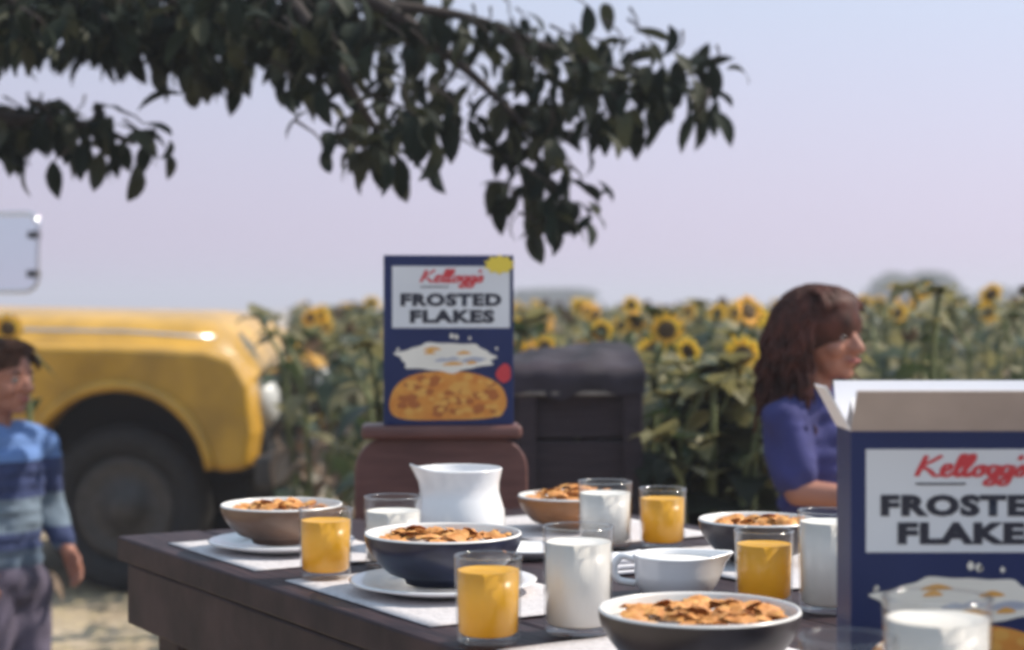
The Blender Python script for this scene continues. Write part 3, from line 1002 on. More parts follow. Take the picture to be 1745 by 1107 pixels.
# ------------------------------------------------------------------ yellow truck
def truck():
    D = 6.5
    t = thing('yellow_truck', 'yellow truck with rounded hood and fender parked behind the boy', 'truck', (-1.46, D, 0), R(-4))
    # local x forward (right), near side at y=0, front wheel at x=0
    ARC, AZ = 0.35, 0.42
    def side(name, outline, y0, y1, m_, par, bv=0.02):
        m = MB()
        n = len(outline)
        vs = [(x, y0, z) for x, z in outline] + [(x, y1, z) for x, z in outline]
        fs = [tuple(range(n)), tuple(range(2 * n - 1, n - 1, -1))] + [(i, i + n, (i + 1) % n + n, (i + 1) % n) for i in range(n)]
        m.add(vs, fs)
        o = m.build(name, m_, par, False)
        bm = bmesh.new()
        bm.from_mesh(o.data)
        bmesh.ops.recalc_face_normals(bm, faces=bm.faces)
        bm.to_mesh(o.data)
        bm.free()
        if bv:
            bevel(o, bv, 3)
        return o
    arc = [(ARC * math.cos(a), AZ + ARC * math.sin(a)) for a in [R(8 + 164 * k / 20) for k in range(21)]]
    front = [(0.40, 0.46), (0.49, 0.47), (0.51, 0.60), (0.49, 0.78), (0.44, 0.87), (0.33, 0.905), (0.0, 0.92), (-1.28, 0.94)]
    out = front + [(-1.28, 0.46)] + [(x, z) for x, z in arc[::-1]]
    side('fender', out, 0.0, 0.20, M['yellow'], t, 0.028)
    # raised lip round the wheel opening
    m = MB()
    m.tube([(x * 1.02, -0.004, AZ + (z - AZ) * 1.02) for x, z in arc], 0.022, 8)
    m.build('arch_trim', M['yellow'], t)
    # hood: lofted, crowned
    m = MB()
    nx, ny = 18, 20
    vs = []
    for i in range(nx + 1):
        x = -1.30 + 1.77 * i / nx
        u = i / nx
        for j in range(ny + 1):
            v = j / ny * 2 - 1
            crown = 0.035 * (1 - v * v) - 0.14 * abs(v) ** 9
            nose = -0.20 * max(0, (u - 0.84) / 0.16) ** 2.4 - 0.035 * u
            vs.append((x, 0.87 + v * 0.74, 1.045 + crown + nose))
    k = ny + 1
    fs = [(i * k + j, (i + 1) * k + j, (i + 1) * k + j + 1, i * k + j + 1) for i in range(nx) for j in range(ny)]
    o = len(vs)
    vs += [(x, y, 0.80) for x, y, z in vs]
    fs += [(f[0] + o, f[3] + o, f[2] + o, f[1] + o) for f in fs[:]]
    ring = [j for j in range(k)] + [i * k + ny for i in range(1, nx + 1)] + [nx * k + j for j in range(ny - 1, -1, -1)] + [i * k for i in range(nx - 1, 0, -1)]
    fs += [(ring[(a + 1) % len(ring)], ring[a], ring[a] + o, ring[(a + 1) % len(ring)] + o) for a in range(len(ring))]
    m.add(vs, fs)
    hd = m.build('hood', M['yellow'], t)
    m = MB()
    m.tube([(-1.26, 0.122, 0.995), (0.0, 0.118, 0.972), (0.34, 0.122, 0.950)], 0.008, 8)
    m.build('trim_strip', M['chrome'], hd)
    # far fender
    side('fender', out, 1.54, 1.74, M['yellow'], t, 0.028)
    # wheel house
    m = MB()
    m.box((-0.6, 0.23, 0.42), (0.47, 1.53, 0.79))
    m.build('engine_bay', M['underside'], t, False)
    m = MB()
    m.box((-4.2, 0.25, 0.30), (0.44, 1.5, 0.41))
    m.build('chassis', M['underside'], t, False)
    # wheels
    for (x, y) in ((0, 0.16), (0, 1.58), (-3.4, 0.16), (-3.4, 1.58)):
        m = MB()
        prof = [(0.20, -0.085), (0.28, -0.10), (0.305, -0.085), (0.315, -0.05), (0.315, 0.05), (0.305, 0.085), (0.28, 0.10), (0.20, 0.085), (0.20, -0.085)]
        m.lathe(prof, 36)
        wh = m.build('wheel', M['black'], t, loc=(x, y, 0.313))
        wh.rotation_euler = (R(90), 0, 0)
        m = MB()
        m.lathe([(0.198, 0.06), (0.19, 0.075), (0.15, 0.05), (0.08, 0.055), (0.065, 0.085), (0, 0.095)], 30)
        m.lathe([(0.198, -0.06), (0, -0.05)], 30)
        m.build('rim', M['steel'], wh)
    # front: bumper, grille, headlights
    m = MB()
    m.box((0.515, -0.02, 0.40), (0.59, 1.76, 0.52))
    bevel(m.build('bumper', M['steel'], t, False), 0.02, 3)
    m = MB()
    for i in range(7):
        m.box((0.475, 0.50, 0.58 + i * 0.036), (0.505, 1.24, 0.60 + i * 0.036))
    m.build('grille', M['chrome'], t, False)
    for y in (0.26, 1.48):
        m = MB()
        m.lathe([(0.0, 0.07), (0.05, 0.065), (0.085, 0.045), (0.095, 0.02), (0.095, 0.0), (0, 0)], 24)
        h = m.build('headlight', M['lampglass'], t, loc=(0.485, y, 0.70))
        h.rotation_euler = (0, R(90), 0)
    # cab
    cab = [(x - 0.66, z) for x, z in [(-0.66, 0.42), (-0.66, 1.02), (-0.96, 1.60), (-1.08, 1.66), (-1.95, 1.66), (-2.02, 1.58), (-2.04, 0.42)]]
    side('cab', cab, 0.02, 1.72, M['yellow'], t, 0.03)
    side('door_window', [(-1.52, 1.08), (-1.72, 1.54), (-2.46, 1.54), (-2.50, 1.08)], 0.012, 0.022, M['darkglass'], t, 0)
    side('door', [(-1.42, 0.50), (-1.42, 1.03), (-2.52, 1.03), (-2.52, 0.50)], 0.010, 0.021, M['yellow'], t, 0.004)
    m = MB()
    m.add([(-1.315, 0.14, 1.06), (-1.315, 1.60, 1.06), (-1.585, 1.54, 1.57), (-1.585, 0.20, 1.57)], [(0, 1, 2, 3)])
    m.add([(-1.305, 0.14, 1.065), (-1.305, 1.60, 1.065), (-1.575, 1.54, 1.575), (-1.575, 0.20, 1.575)], [(3, 2, 1, 0)])
    m.build('windshield', M['darkglass'], t, False)
    # bed
    m = MB()
    m.box((-4.3, 0.04, 0.45), (-2.74, 1.70, 0.98))
    bevel(m.build('cargo_bed', M['yellow'], t, False), 0.03, 3)
    # mirror: rounded frame with reflecting glass facing back to the yard
    mc = Vector((-0.305, -0.42, CAM_Z + (520 - 430) / F * 6.1))
    hw_, hh_, rr = 0.16, 0.135, 0.045
    out2 = []
    for cx, cz, a0 in ((hw_ - rr, hh_ - rr, 0), (-hw_ + rr, hh_ - rr, 90), (-hw_ + rr, -hh_ + rr, 180), (hw_ - rr, -hh_ + rr, 270)):
        for q in range(6):
            a = R(a0 + q * 18)
            out2.append((cx + rr * math.cos(a), cz + rr * math.sin(a)))
    m = MB()
    m.tube([(x, 0, z) for x, z in out2] + [(out2[0][0], 0, out2[0][1])], 0.0075, 8, cap=False)
    fr = m.build('mirror_frame', M['chrome'], t, loc=mc)
    fr.rotation_euler = (R(-3), 0, R(-6))
    m = MB()
    n = len(out2)
    m.add([(x, -0.002, z) for x, z in out2] + [(x, 0.012, z) for x, z in out2], [tuple(range(n)), tuple(range(2 * n - 1, n - 1, -1))] + [(i, i + n, (i + 1) % n + n, (i + 1) % n) for i in range(n)])
    m.build('mirror_glass', M['mirror'], fr, False)
    for z in (-0.075, 0.06):
        m = MB()
        m.box((hw_ - 0.035, -0.010, z - 0.012), (hw_ + 0.004, 0.016, z + 0.012))
        m.build('mirror_clip', M['black'], fr, False)
    m = MB()
    m.box((-1.26, -0.004, 0.60), (-0.46, 0.006, 0.612))
    m.build('side_moulding', M['chrome'], t, False)
    m = MB()
    for z in (-0.09, 0.09):
        m.tube([mc + Vector((-0.155, 0.0, z)), mc + Vector((-0.45, 0.18, z * 0.8)), Vector((-1.45, 0.005, mc.z - 0.06 + z * 0.5))], 0.010, 8)
    m.build('mirror_arm', M['chrome'], t)
truck()

# ------------------------------------------------------------------ sunflowers
def leaf_mesh(name, m_, L=0.17, W=0.12, droop=0.5, fold=0.25, seed=0, heart=True, nu=6):
    r = random.Random(seed)
    b = MB()
    vs, fs = [], []
    for i in range(nu + 1):
        u = i / nu
        if heart:
            wv = W / 2 * (math.sin(PI * min(1, u * 0.92 + 0.08) ** 0.62) ** 0.9) 
        else:
            wv = W / 2 * math.sin(PI * min(1, (u * 0.94 + 0.03)) ** 0.95) ** 0.85
        if i == nu:
            wv = W * 0.02
        x = L * (u if droop == 0 else math.sin(u * droop * 1.4) / (droop * 1.4))
        z = -L * (0 if droop == 0 else (1 - math.cos(u * droop * 1.4)) / (droop * 1.4))
        for k, s in enumerate((-1, -0.5, 0, 0.5, 1)):
            vs.append((x, wv * s, z + abs(s) * fold * wv + r.uniform(-1, 1) * 0.03 * W * (abs(s) > 0)))
    for i in range(nu):
        for k in range(4):
            fs.append((i * 5 + k, i * 5 + k + 1, (i + 1) * 5 + k + 1, (i + 1) * 5 + k))
    b.add(vs, fs)
    return b
def add_mb(dst, src, mtx, m=0):
    dst.add([mtx @ q for q in src.v], src.f, m)

SFL = [leaf_mesh('leaf', None, droop=d, seed=i) for i, d in enumerate((0.4, 0.7, 1.0, 0.9))]
SFL_G = [q.mesh('leaf', M['sfleaf']) for q in SFL]
SFL_K = [q.mesh('leaf', M['sfshade']) for q in SFL]
SFL_P = [q.mesh('leaf', M['sfpale']) for q in SFL]
SFL_D = [leaf_mesh('leaf', None, L=0.15, W=0.075, droop=1.5, fold=0.5, seed=9).mesh('leaf', M['sfdry']), leaf_mesh('leaf', None, L=0.17, W=0.09, droop=1.2, fold=0.6, seed=10).mesh('leaf', M['sfdry'])]
def head_parts():
    disc = MB()
    disc.lathe([(0, 0.012), (0.02, 0.013), (0.035, 0.010), (0.043, 0.004), (0.045, -0.004), (0.036, -0.014), (0.012, -0.020), (0, -0.020)], 18)
    pet = MB()
    r = random.Random(3)
    for ring, (n, L, tz) in enumerate(((17, 0.055, 0.0), (15, 0.048, 0.006))):
        for k in range(n):
            a = 2 * PI * (k + 0.5 * ring) / n + r.uniform(-0.1, 0.1)
            lm = L * r.uniform(0.85, 1.1)
            tilt = r.uniform(-0.25, 0.45)
            mtx = Matrix.Rotation(a, 4, 'Z') @ Matrix.Translation((0.040, 0, tz - 0.003)) @ Matrix.Rotation(-tilt, 4, 'Y')
            pet.add([mtx @ Vector(q) for q in ((0, -0.006, 0), (0, 0.006, 0), (lm * 0.45, 0.0105, 0.003), (lm, 0, -0.004), (lm * 0.45, -0.0105, 0.003))], [(0, 4, 3, 2, 1)])
    return disc, pet
DISC, PET = head_parts()
DISC_ME = DISC.mesh('flower_head', M['seed'])
PET_ME = PET.mesh('petals', M['petal'], False)
def stem_pts(h, lean, az, nod):
    pts = []
    for i in range(9):
        u = i / 8
        x = lean * u * u
        z = h * u
        if u > 0.85 and nod:
            x += 0.05 * ((u - 0.85) / 0.15) ** 2
            z -= 0.012 * ((u - 0.85) / 0.15) ** 3
        pts.append(Vector((x * math.cos(az), x * math.sin(az), z)))
    return pts
STEMS = []
for k in range(5):
    pts = stem_pts(1.0, rnd.uniform(0.02, 0.12), 0, True)
    b = MB()
    b.tube(pts, [0.013 - 0.006 * i / 8 for i in range(9)], 7)
    STEMS.append((b.mesh('stem', M['sfstem']), pts, b))

def sunflower_full(x, y, h, style, r, own=None):
    dark = style == 'leafy' and y < 4.42 and 0.20 < x < 0.66  # near clump right of the cart: shade comes from the leaf colour
    lab = {'open': 'sunflower with open yellow petals round a dark centre in the field',
           'seed': 'sunflower with a bare brown seed head in the field',
           'leafy': 'leafy young sunflower without a flower in the field'}[style]
    lab = own or lab
    t = thing('sunflower', lab, 'sunflower', (x, y, -0.01), 0, {'open': 'open sunflowers in the field', 'seed': 'bare sunflowers in the field', 'leafy': 'leafy sunflowers in the field'}[style])
    sm, pts, _ = r.choice(STEMS)
    az = r.uniform(0, 2 * PI)
    rot = Matrix.Rotation(az, 4, 'Z')
    o = put('stem', sm, t, None, (0, 0, az), (1, 1, h))
    tip = rot @ Vector((pts[-1].x, pts[-1].y, pts[-1].z * h))
    if style != 'leafy':
        face = Vector((r.uniform(-0.9, 0.7), -1.0, r.uniform(-0.5, 0.5))) if r.random() < 0.52 else Vector((r.uniform(-1, 1), 0.8, r.uniform(-0.3, 0.6)))
        if own:
            face = Vector((0.15, -1.0, 0.1))
            t.location.x -= tip.x
            t.location.y -= tip.y
        q = face.to_track_quat('Z', 'Y').to_euler()
        s = r.uniform(0.40, 0.60)
        hd = put('flower_head', DISC_ME, t, tip, q, (s, s, s))
        if style == 'open':
            put('petals', PET_ME, hd)
    n = r.randint(8, 11)
    for k in range(n):
        u = 0.28 + 0.70 * (k + r.random() * 0.5) / n
        i = min(7, int(u * 8))
        f = u * 8 - i
        p = pts[i].lerp(pts[i + 1], f)
        p = rot @ Vector((p.x, p.y, p.z * h))
        low = u < 0.62
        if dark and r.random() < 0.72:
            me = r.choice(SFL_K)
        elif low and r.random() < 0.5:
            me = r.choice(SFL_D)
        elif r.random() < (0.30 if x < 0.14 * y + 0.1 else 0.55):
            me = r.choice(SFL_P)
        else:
            me = r.choice(SFL_G)
        s = r.uniform(0.65, 1.15) * (1.15 - 0.35 * u)
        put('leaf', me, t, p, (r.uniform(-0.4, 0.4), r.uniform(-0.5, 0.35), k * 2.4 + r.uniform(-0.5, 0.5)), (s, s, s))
    if style == 'leafy':
        for k in range(5):
            s = r.uniform(0.42, 0.62)
            put('leaf', r.choice(SFL_P if r.random() < 0.6 else SFL_G), t, tip, (r.uniform(-0.3, 0.3), r.uniform(-0.95, -0.1), k * 1.26 + r.uniform(-0.3, 0.3)), (s, s, s))
    return t

def sunflower_merged(seed, style):
    r = random.Random(seed)
    b = MB()
    _, pts, sb = r.choice(STEMS)
    b.add(sb.v, sb.f, 0)
    for k in range(10):
        u = 0.3 + 0.68 * (k + r.random() * 0.5) / 10
        i = min(7, int(u * 8))
        p = pts[i].lerp(pts[i + 1], u * 8 - i)
        mi = 3 if r.random() < 0.30 else (1 if r.random() < 0.35 else 2)
        s = r.uniform(0.7, 1.15)
        add_mb(b, r.choice(SFL), Matrix.Translation(p) @ Euler((r.uniform(-0.4, 0.4), r.uniform(-0.5, 0.35), k * 2.4)).to_matrix().to_4x4() @ Matrix.Scale(s, 4), mi)
    if style != 'leafy':
        face = Vector((r.uniform(-0.9, 0.7), -1.0, r.uniform(-0.4, 0.5)))
        mtx = Matrix.Translation(pts[-1]) @ face.to_track_quat('Z', 'Y').to_matrix().to_4x4() @ Matrix.Scale(0.6, 4)
        add_mb(b, DISC, mtx, 4)
        if style == 'open':
            add_mb(b, PET, mtx, 5)
    return b
MSET = [M['sfstem'], M['sfleaf'], M['sfpale'], M['sfdry'], M['seed'], M['petal']]

def field():
    r = random.Random(21)
    spots = []
    # near stalks right of the cart, then the rows
    for px, d, h, st in ((1105, 4.30, 0.93, 'seed'), (1140, 4.05, 0.90, 'leafy'), (1180, 4.25, 0.95, 'leafy'), (1215, 3.95, 0.92, 'leafy'), (1250, 4.2, 0.98, 'open'),
                         (1275, 3.9, 0.93, 'leafy'), (1300, 4.35, 0.96, 'leafy'), (1335, 4.1, 0.99, 'seed'), (1120, 4.2, 0.90, 'leafy'), (1160, 4.4, 0.92, 'leafy'), (1195, 4.1, 0.90, 'leafy'), (1230, 4.4, 0.93, 'leafy'), (1262, 4.05, 0.90, 'leafy'), (1290, 4.15, 0.92, 'leafy'), (1180, 3.85, 0.80, 'leafy'), (1135, 3.95, 0.78, 'leafy'), (1110, 4.0, 0.88, 'leafy'), (1150, 4.15, 0.92, 'leafy'), (1205, 4.0, 0.94, 'leafy'), (1240, 3.9, 0.84, 'leafy'), (1185, 4.35, 0.94, 'leafy'), (1225, 4.15, 0.95, 'leafy'), (930, 4.95, 0.95, 'open'), (1018, 4.85, 0.93, 'open'), (975, 5.1, 0.96, 'open'), (895, 5.0, 0.95, 'open'), (1085, 5.2, 1.02, 'open'), (1235, 4.7, 0.97, 'open'), (1205, 4.9, 0.97, 'open')):
        spots.append((T(px, d).x, d, h, st))
    y = 4.55
    row = 0
    while y < 10.5:
        xl = -0.135 * y + (0.25 if y < 5.6 else 0)
        xr = 0.32 * y + 0.3
        x = xl + r.uniform(0, 0.2)
        while x < xr:
            px = 872.5 + F * x / y
            st = r.choices(('open', 'seed', 'leafy'), (0.22, 0.20, 0.58))[0]
            h = r.uniform(0.90, 1.04) + 0.012 * (y - 4.5) + 0.10 * min(1, max(0, (px - 950) / 700))
            if px > 1400 and y < 6.5 and st == 'open' and r.random() < 0.6:
                st = 'leafy'
            spots.append((x, y + r.uniform(-0.1, 0.1), h, st))
            x += r.uniform(0.17, 0.30)
        y += 0.33 + 0.025 * row
        row += 1
    # one beside the boy
    spots.append((T(14, 5.0).x, 5.0, 1.03, 'open', 'sunflower with a yellow head just above the child at the left edge'))
    spots.sort(key=lambda q: q[1])
    nfull = 130
    for q_ in spots[:nfull]:
        sunflower_full(*q_[:4], r, q_[4] if len(q_) > 4 else None)
    proto = {st: [sunflower_merged(70 + k * 7 + i, st).mesh('sunflower', MSET) for k in range(3)] for i, st in enumerate(('open', 'seed', 'leafy'))}
    labs = {'open': ('sunflower with open yellow petals far back in the field', 'far open sunflowers in the field'),
            'seed': ('sunflower with a bare brown seed head far back in the field', 'far bare sunflowers in the field'),
            'leafy': ('leafy young sunflower without a flower far back in the field', 'far leafy sunflowers in the field')}
    rest = spots[nfull:nfull + 160]
    for x, y, h, st in [q_[:4] for q_ in rest]:
        o = put('sunflower', r.choice(proto[st]), None, (x, y, -0.01), (0, 0, r.uniform(-0.6, 0.6)), (1, 1, h))
        tag(o, labs[st][0], 'sunflower', labs[st][1])
    print('plants', len(spots))
    b = MB()
    src = [(sunflower_merged(200 + k, st)) for k, st in enumerate(('open', 'leafy', 'leafy', 'seed'))]
    cnt = 0
    y = 10.8
    while y < 34:
        n = int(6 + y * 1.1)
        for k in range(n):
            x = r.uniform(-0.13 * y, 0.36 * y)
            h = r.uniform(1.0, 1.12)
            s = src[r.randrange(4)]
            mtx = Matrix.Translation((x, y + r.uniform(-.3, .3), -0.01)) @ Matrix.Rotation(r.uniform(-0.7, 0.7), 4, 'Z') @ Matrix.Diagonal((1.3, 1.3, h, 1))
            o = len(b.v)
            b.v += [mtx @ q for q in s.v]
            b.f += [[i + o for i in f] for f in s.f]
            b.mi += s.mi
            cnt += 1
        y *= 1.07
    tag(b.build('sunflower_field', MSET), 'mass of sunflowers fading into the far end of the field', 'sunflower field', kind='stuff')
field()

# ------------------------------------------------------------------ overhanging tree
def tree():
    t = thing('broadleaf_tree', 'dark broadleaf tree with drooping leaves hanging over the table', 'tree', (-2.55, 3.9, 0))
    base = Vector((-2.55, 3.9, 0))
    r = random.Random(11)
    m = MB()
    m.tube(cat_rom([(0, 0, -0.05), (0.02, 0.0, 0.5), (-0.03, 0.03, 1.2), (0.05, 0.0, 1.9), (0.12, 0.02, 2.5)], 5), [0.19 - 0.09 * i / 20 for i in range(21)], 14)
    m.build('trunk', M['bark'], t)
    def limb(pts, r0, r1):
        p = cat_rom([Vector(q) - base for q in pts], 6)
        b = MB()
        b.tube(p, [r0 + (r1 - r0) * i / (len(p) - 1) for i in range(len(p))], 8)
        b.build('limb', M['bark'], t)
    tr = base + Vector((0.05, 0, 1.9))
    limb([tr, P(-250, 40, 4.1), P(120, -40, 4.1), P(450, -60, 4.1), P(640, 5, 4.1), P(760, 90, 4.1), P(850, 170, 4.1), P(925, 250, 4.1)], 0.036, 0.004)
    limb([base + Vector((0, 0, 1.6)), P(-300, 200, 4.4), P(-60, 200, 4.3), P(140, 215, 4.25), P(230, 245, 4.2)], 0.04, 0.004)
    limb([P(640, 5, 4.1), P(800, 30, 4.2), P(960, 90, 4.25), P(1100, 130, 4.2), P(1190, 125, 4.2)], 0.014, 0.003)
    limb([P(450, -60, 4.1), P(540, 60, 3.95), P(610, 170, 3.9), P(660, 250, 3.9)], 0.02, 0.004)
    limb([P(120, -40, 4.1), P(260, 30, 4.3), P(340, 90, 4.3), P(380, 120, 4.3)], 0.02, 0.004)
    # leaves: clusters (px, py, spread x, spread y, count, depth)
    CL = [(120, 10, 180, 45, 120, 4.4), (420, 20, 160, 40, 120, 4.45), (600, 20, 80, 50, 50, 4.3), (60, 200, 90, 30, 60, 4.5), (280, 40, 260, 50, 150, 4.55), (60, 15, 130, 40, 90, 4.1), (230, 20, 120, 45, 90, 4.2), (400, 30, 120, 45, 90, 4.0), (540, 40, 90, 55, 70, 4.1), (330, -20, 320, 35, 140, 4.4), (30, 60, 60, 40, 30, 4.0),
          (300, 90, 55, 30, 28, 4.3), (385, 110, 50, 30, 26, 4.2), (180, 75, 50, 30, 20, 4.2), (500, 115, 30, 40, 18, 4.0),
          (60, 205, 85, 38, 62, 4.3), (170, 225, 70, 38, 46, 4.2), (245, 245, 40, 28, 14, 4.2), (20, 225, 60, 40, 36, 4.35),
          (590, 120, 70, 50, 46, 4.0), (640, 200, 85, 50, 66, 3.9), (620, 250, 60, 32, 34, 3.9), (730, 190, 70, 45, 40, 3.95), (690, 60, 90, 50, 30, 4.3), (770, 30, 80, 35, 22, 4.2),
          (870, 60, 70, 50, 34, 4.2), (930, 130, 65, 60, 46, 4.15), (925, 220, 55, 55, 46, 4.1), (930, 300, 55, 45, 40, 4.1), (945, 355, 40, 30, 18, 4.1),
          (1030, 110, 70, 45, 44, 4.2), (1090, 160, 60, 45, 36, 4.2), (1150, 120, 60, 40, 34, 4.2), (1040, 190, 50, 40, 24, 4.1), (880, 180, 50, 50, 26, 4.15), (950, 330, 55, 50, 34, 4.1), (930, 385, 45, 22, 12, 4.1), (1180, 150, 40, 35, 14, 4.15), (760, 60, 90, 40, 30, 4.0), (760, 140, 60, 50, 20, 4.1), (960, 60, 70, 35, 24, 4.25), (1060, 60, 50, 30, 12, 4.2), (870, 330, 25, 20, 5, 4.1)]
    lms = [leaf_mesh('leaf', None, L=0.088, W=0.038, droop=d, fold=0.35, seed=40 + i, heart=False, nu=5) for i, d in enumerate((0.3, 0.7, 1.0, 1.3))]
    lme = [q.mesh('leaf', M['treeleaf']) for q in lms]
    lme2 = [q.mesh('leaf', M['treeleaf2']) for q in lms]
    allL = []
    for cx, cy, sx, sy, n, d in CL:
        if cx > 560 or cy > 150:
            n = int(n * 0.66)
        for k in range(n):
            px, py = r.gauss(cx, sx * 0.60), r.gauss(cy, sy * 0.55)
            dd = d + r.uniform(-0.28, 0.28)
            allL.append((px, py, dd))
    # single hanging leaves at the outline of the crown
    for px, py in ((1238, 118), (1215, 105), (1170, 150), (1200, 150), (1205, 95), (1190, 120), (1188, 190), (1080, 225), (1140, 42), (1045, 325), (990, 370), (955, 375), (885, 365), (880, 345), (745, 280), (400, 118), (325, 130), (300, 125), (505, 145),
                   (170, 280), (90, 275), (45, 285), (290, 238), (285, 262), (850, 310), (815, 255), (1000, 8), (1030, 5), (690, 270), (1172, 195), (240, 95)):
        allL.append((px, py, 4.1 + r.uniform(-0.15, 0.15)))
    r.shuffle(allL)
    lf = MB()
    tw = MB()
    for i, (px, py, dd) in enumerate(allL):
        p = P(px, py, dd) - base
        az = r.uniform(0, 2 * PI)
        pitch = r.uniform(0.1, 1.3) if r.random() < 0.78 else r.uniform(-0.5, 0.3)
        e = Euler((r.uniform(-0.5, 0.5), pitch, az))
        s = r.uniform(0.75, 1.25)
        if i % 6 == 0:
            up = Vector((r.uniform(-0.06, 0.03), r.uniform(-0.04, 0.04), r.uniform(0.025, 0.05)))
            tw.tube([p, p + up * 0.6 + Vector((0.01, 0, 0)), p + up * 1.2], [0.0018, 0.0025, 0.004], 5)
        inframe = -20 < px < 1300 and -10 < py < 450
        if i < 420 and inframe and len([1]) and COUNT[0] < 298:
            COUNT[0] += 1
            put('leaf', (lme2 if r.random() < 0.45 else lme)[i % 4], t, p, e, (s, s, s))
        else:
            add_mb(lf, lms[i % 4], Matrix.Translation(p) @ e.to_matrix().to_4x4() @ Matrix.Scale(s, 4), 1 if r.random() < 0.3 else 0)
    o = tw.build('twigs', M['bark'], t)
    o['kind'] = 'stuff'
    o = lf.build('leaves', [M['treeleaf'], M['treeleaf2']], t)
    o['kind'] = 'stuff'
COUNT = [0]
tree()

# ------------------------------------------------------------------ far trees
def far_tree(px, d, wpx, top, label, seed):
    r = random.Random(seed)
    s = F / d
    x = (px - 872.5) / s
    H = CAM_Z + (520 - top) / s
    W = wpx / s / 2
    t = thing('far_tree', label, 'tree', (x, d, 0), 0, 'trees on the horizon')
    m = MB()
    m.tube([(0, 0, -0.1), (0.1, 0, H * 0.3), (0, 0, H * 0.7)], [0.25, 0.2, 0.08], 8)
    m.build('trunk', M['bark'], t)
    m = MB()
    cl = [(r.uniform(-0.7, 0.7) * W, r.uniform(-0.5, 0.5) * W, H * r.uniform(0.38, 0.82), r.uniform(0.35, 0.55) * W) for k in range(9)] + [(0.1 * W, 0, H * 0.80, W * 0.42)]
    for k in range(2600):
        cx, cy, cz, cr = r.choice(cl)
        dv = Vector((r.gauss(0, 1), r.gauss(0, 1), r.gauss(0, 1)))
        dv.normalize()
        q = Vector((cx, cy, cz)) + dv * cr * (r.random() ** 0.4) * Vector((1, 1, 0.6)).z ** 0
        q.z = cz + dv.z * cr * 0.55
        if q.z > H:
            q.z = H - r.random() * 0.3
        a = Vector((r.gauss(0, 1), r.gauss(0, 1), r.gauss(0, 1))).normalized() * 0.28
        b = a.orthogonal().normalized() * 0.16
        m.add([q - a, q + b, q + a, q - b], [(0, 1, 2, 3)])
    m.build('crown', M['farleaf'], t, False)
far_tree(945, 130, 150, 494, 'small grey blue tree on the horizon behind the open sunflowers', 5)
far_tree(1570, 120, 160, 464, 'round grey blue tree on the horizon right of the girl', 6)
far_tree(1700, 150, 90, 490, 'low grey blue tree on the horizon at the right edge', 7)

# ------------------------------------------------------------------ people
ICO = None
def ico():
    global ICO
    if ICO is None:
        bm = bmesh.new()
        bmesh.ops.create_icosphere(bm, subdivisions=2, radius=1.0)
        bm.verts.ensure_lookup_table()
        ICO = ([v.co.copy() for v in bm.verts], [[v.index for v in f.verts] for f in bm.faces])
        bm.free()
    return ICO
class Blobs:
    def __init__(s):
        s.b = MB()
    def ell(s, c, rad, rot=None):
        v, f = ico()
        c = Vector(c)
        if not hasattr(rad, '__len__'):
            rad = (rad, rad, rad)
        mtx = Matrix.Translation(c) @ (rot.to_4x4() if rot else Matrix.Identity(4)) @ Matrix.Diagonal((*rad, 1))
        s.b.add([mtx @ q for q in v], f)
    def bone(s, p0, r0, p1, r1, sx=1.0):
        p0, p1 = Vector(p0), Vector(p1)
        L = (p1 - p0).length
        n = max(2, int(L / (0.35 * min(r0, r1))) + 1)
        for i in range(n + 1):
            u = i / n
            s.ell(p0.lerp(p1, u), r0 + (r1 - r0) * u)
    def finish(s, name, m_, parent, voxel, smooth=6, folds=0.0):
        me = s.b.mesh(name, m_)
        o = bpy.data.objects.new(name, me)
        COL.objects.link(o)
        md = o.modifiers.new('r', 'REMESH')
        md.mode = 'VOXEL'
        md.voxel_size = voxel
        md.use_smooth_shade = True
        ms = o.modifiers.new('s', 'SMOOTH')
        ms.iterations = smooth
        ms.factor = 0.5
        dg = bpy.context.evaluated_depsgraph_get()
        me2 = bpy.data.meshes.new_from_object(o.evaluated_get(dg))
        o.modifiers.clear()
        o.data = me2
        me2.name = name
        if not me2.materials:
            me2.materials.append(m_)
        me2.polygons.foreach_set('use_smooth', [True] * len(me2.polygons))
        if folds:
            for v in me2.vertices:
                c = v.co
                f = noise.noise(Vector((c.x * 16 + c.z * 9, c.y * 16 - c.z * 7, c.z * 11))) + 0.6 * noise.noise(Vector((c.x * 34, c.y * 34, c.z * 22 + 5)))
                v.co = c + v.normal * folds * (f + 0.25)
            me2.update()
        o.parent = parent
        return o

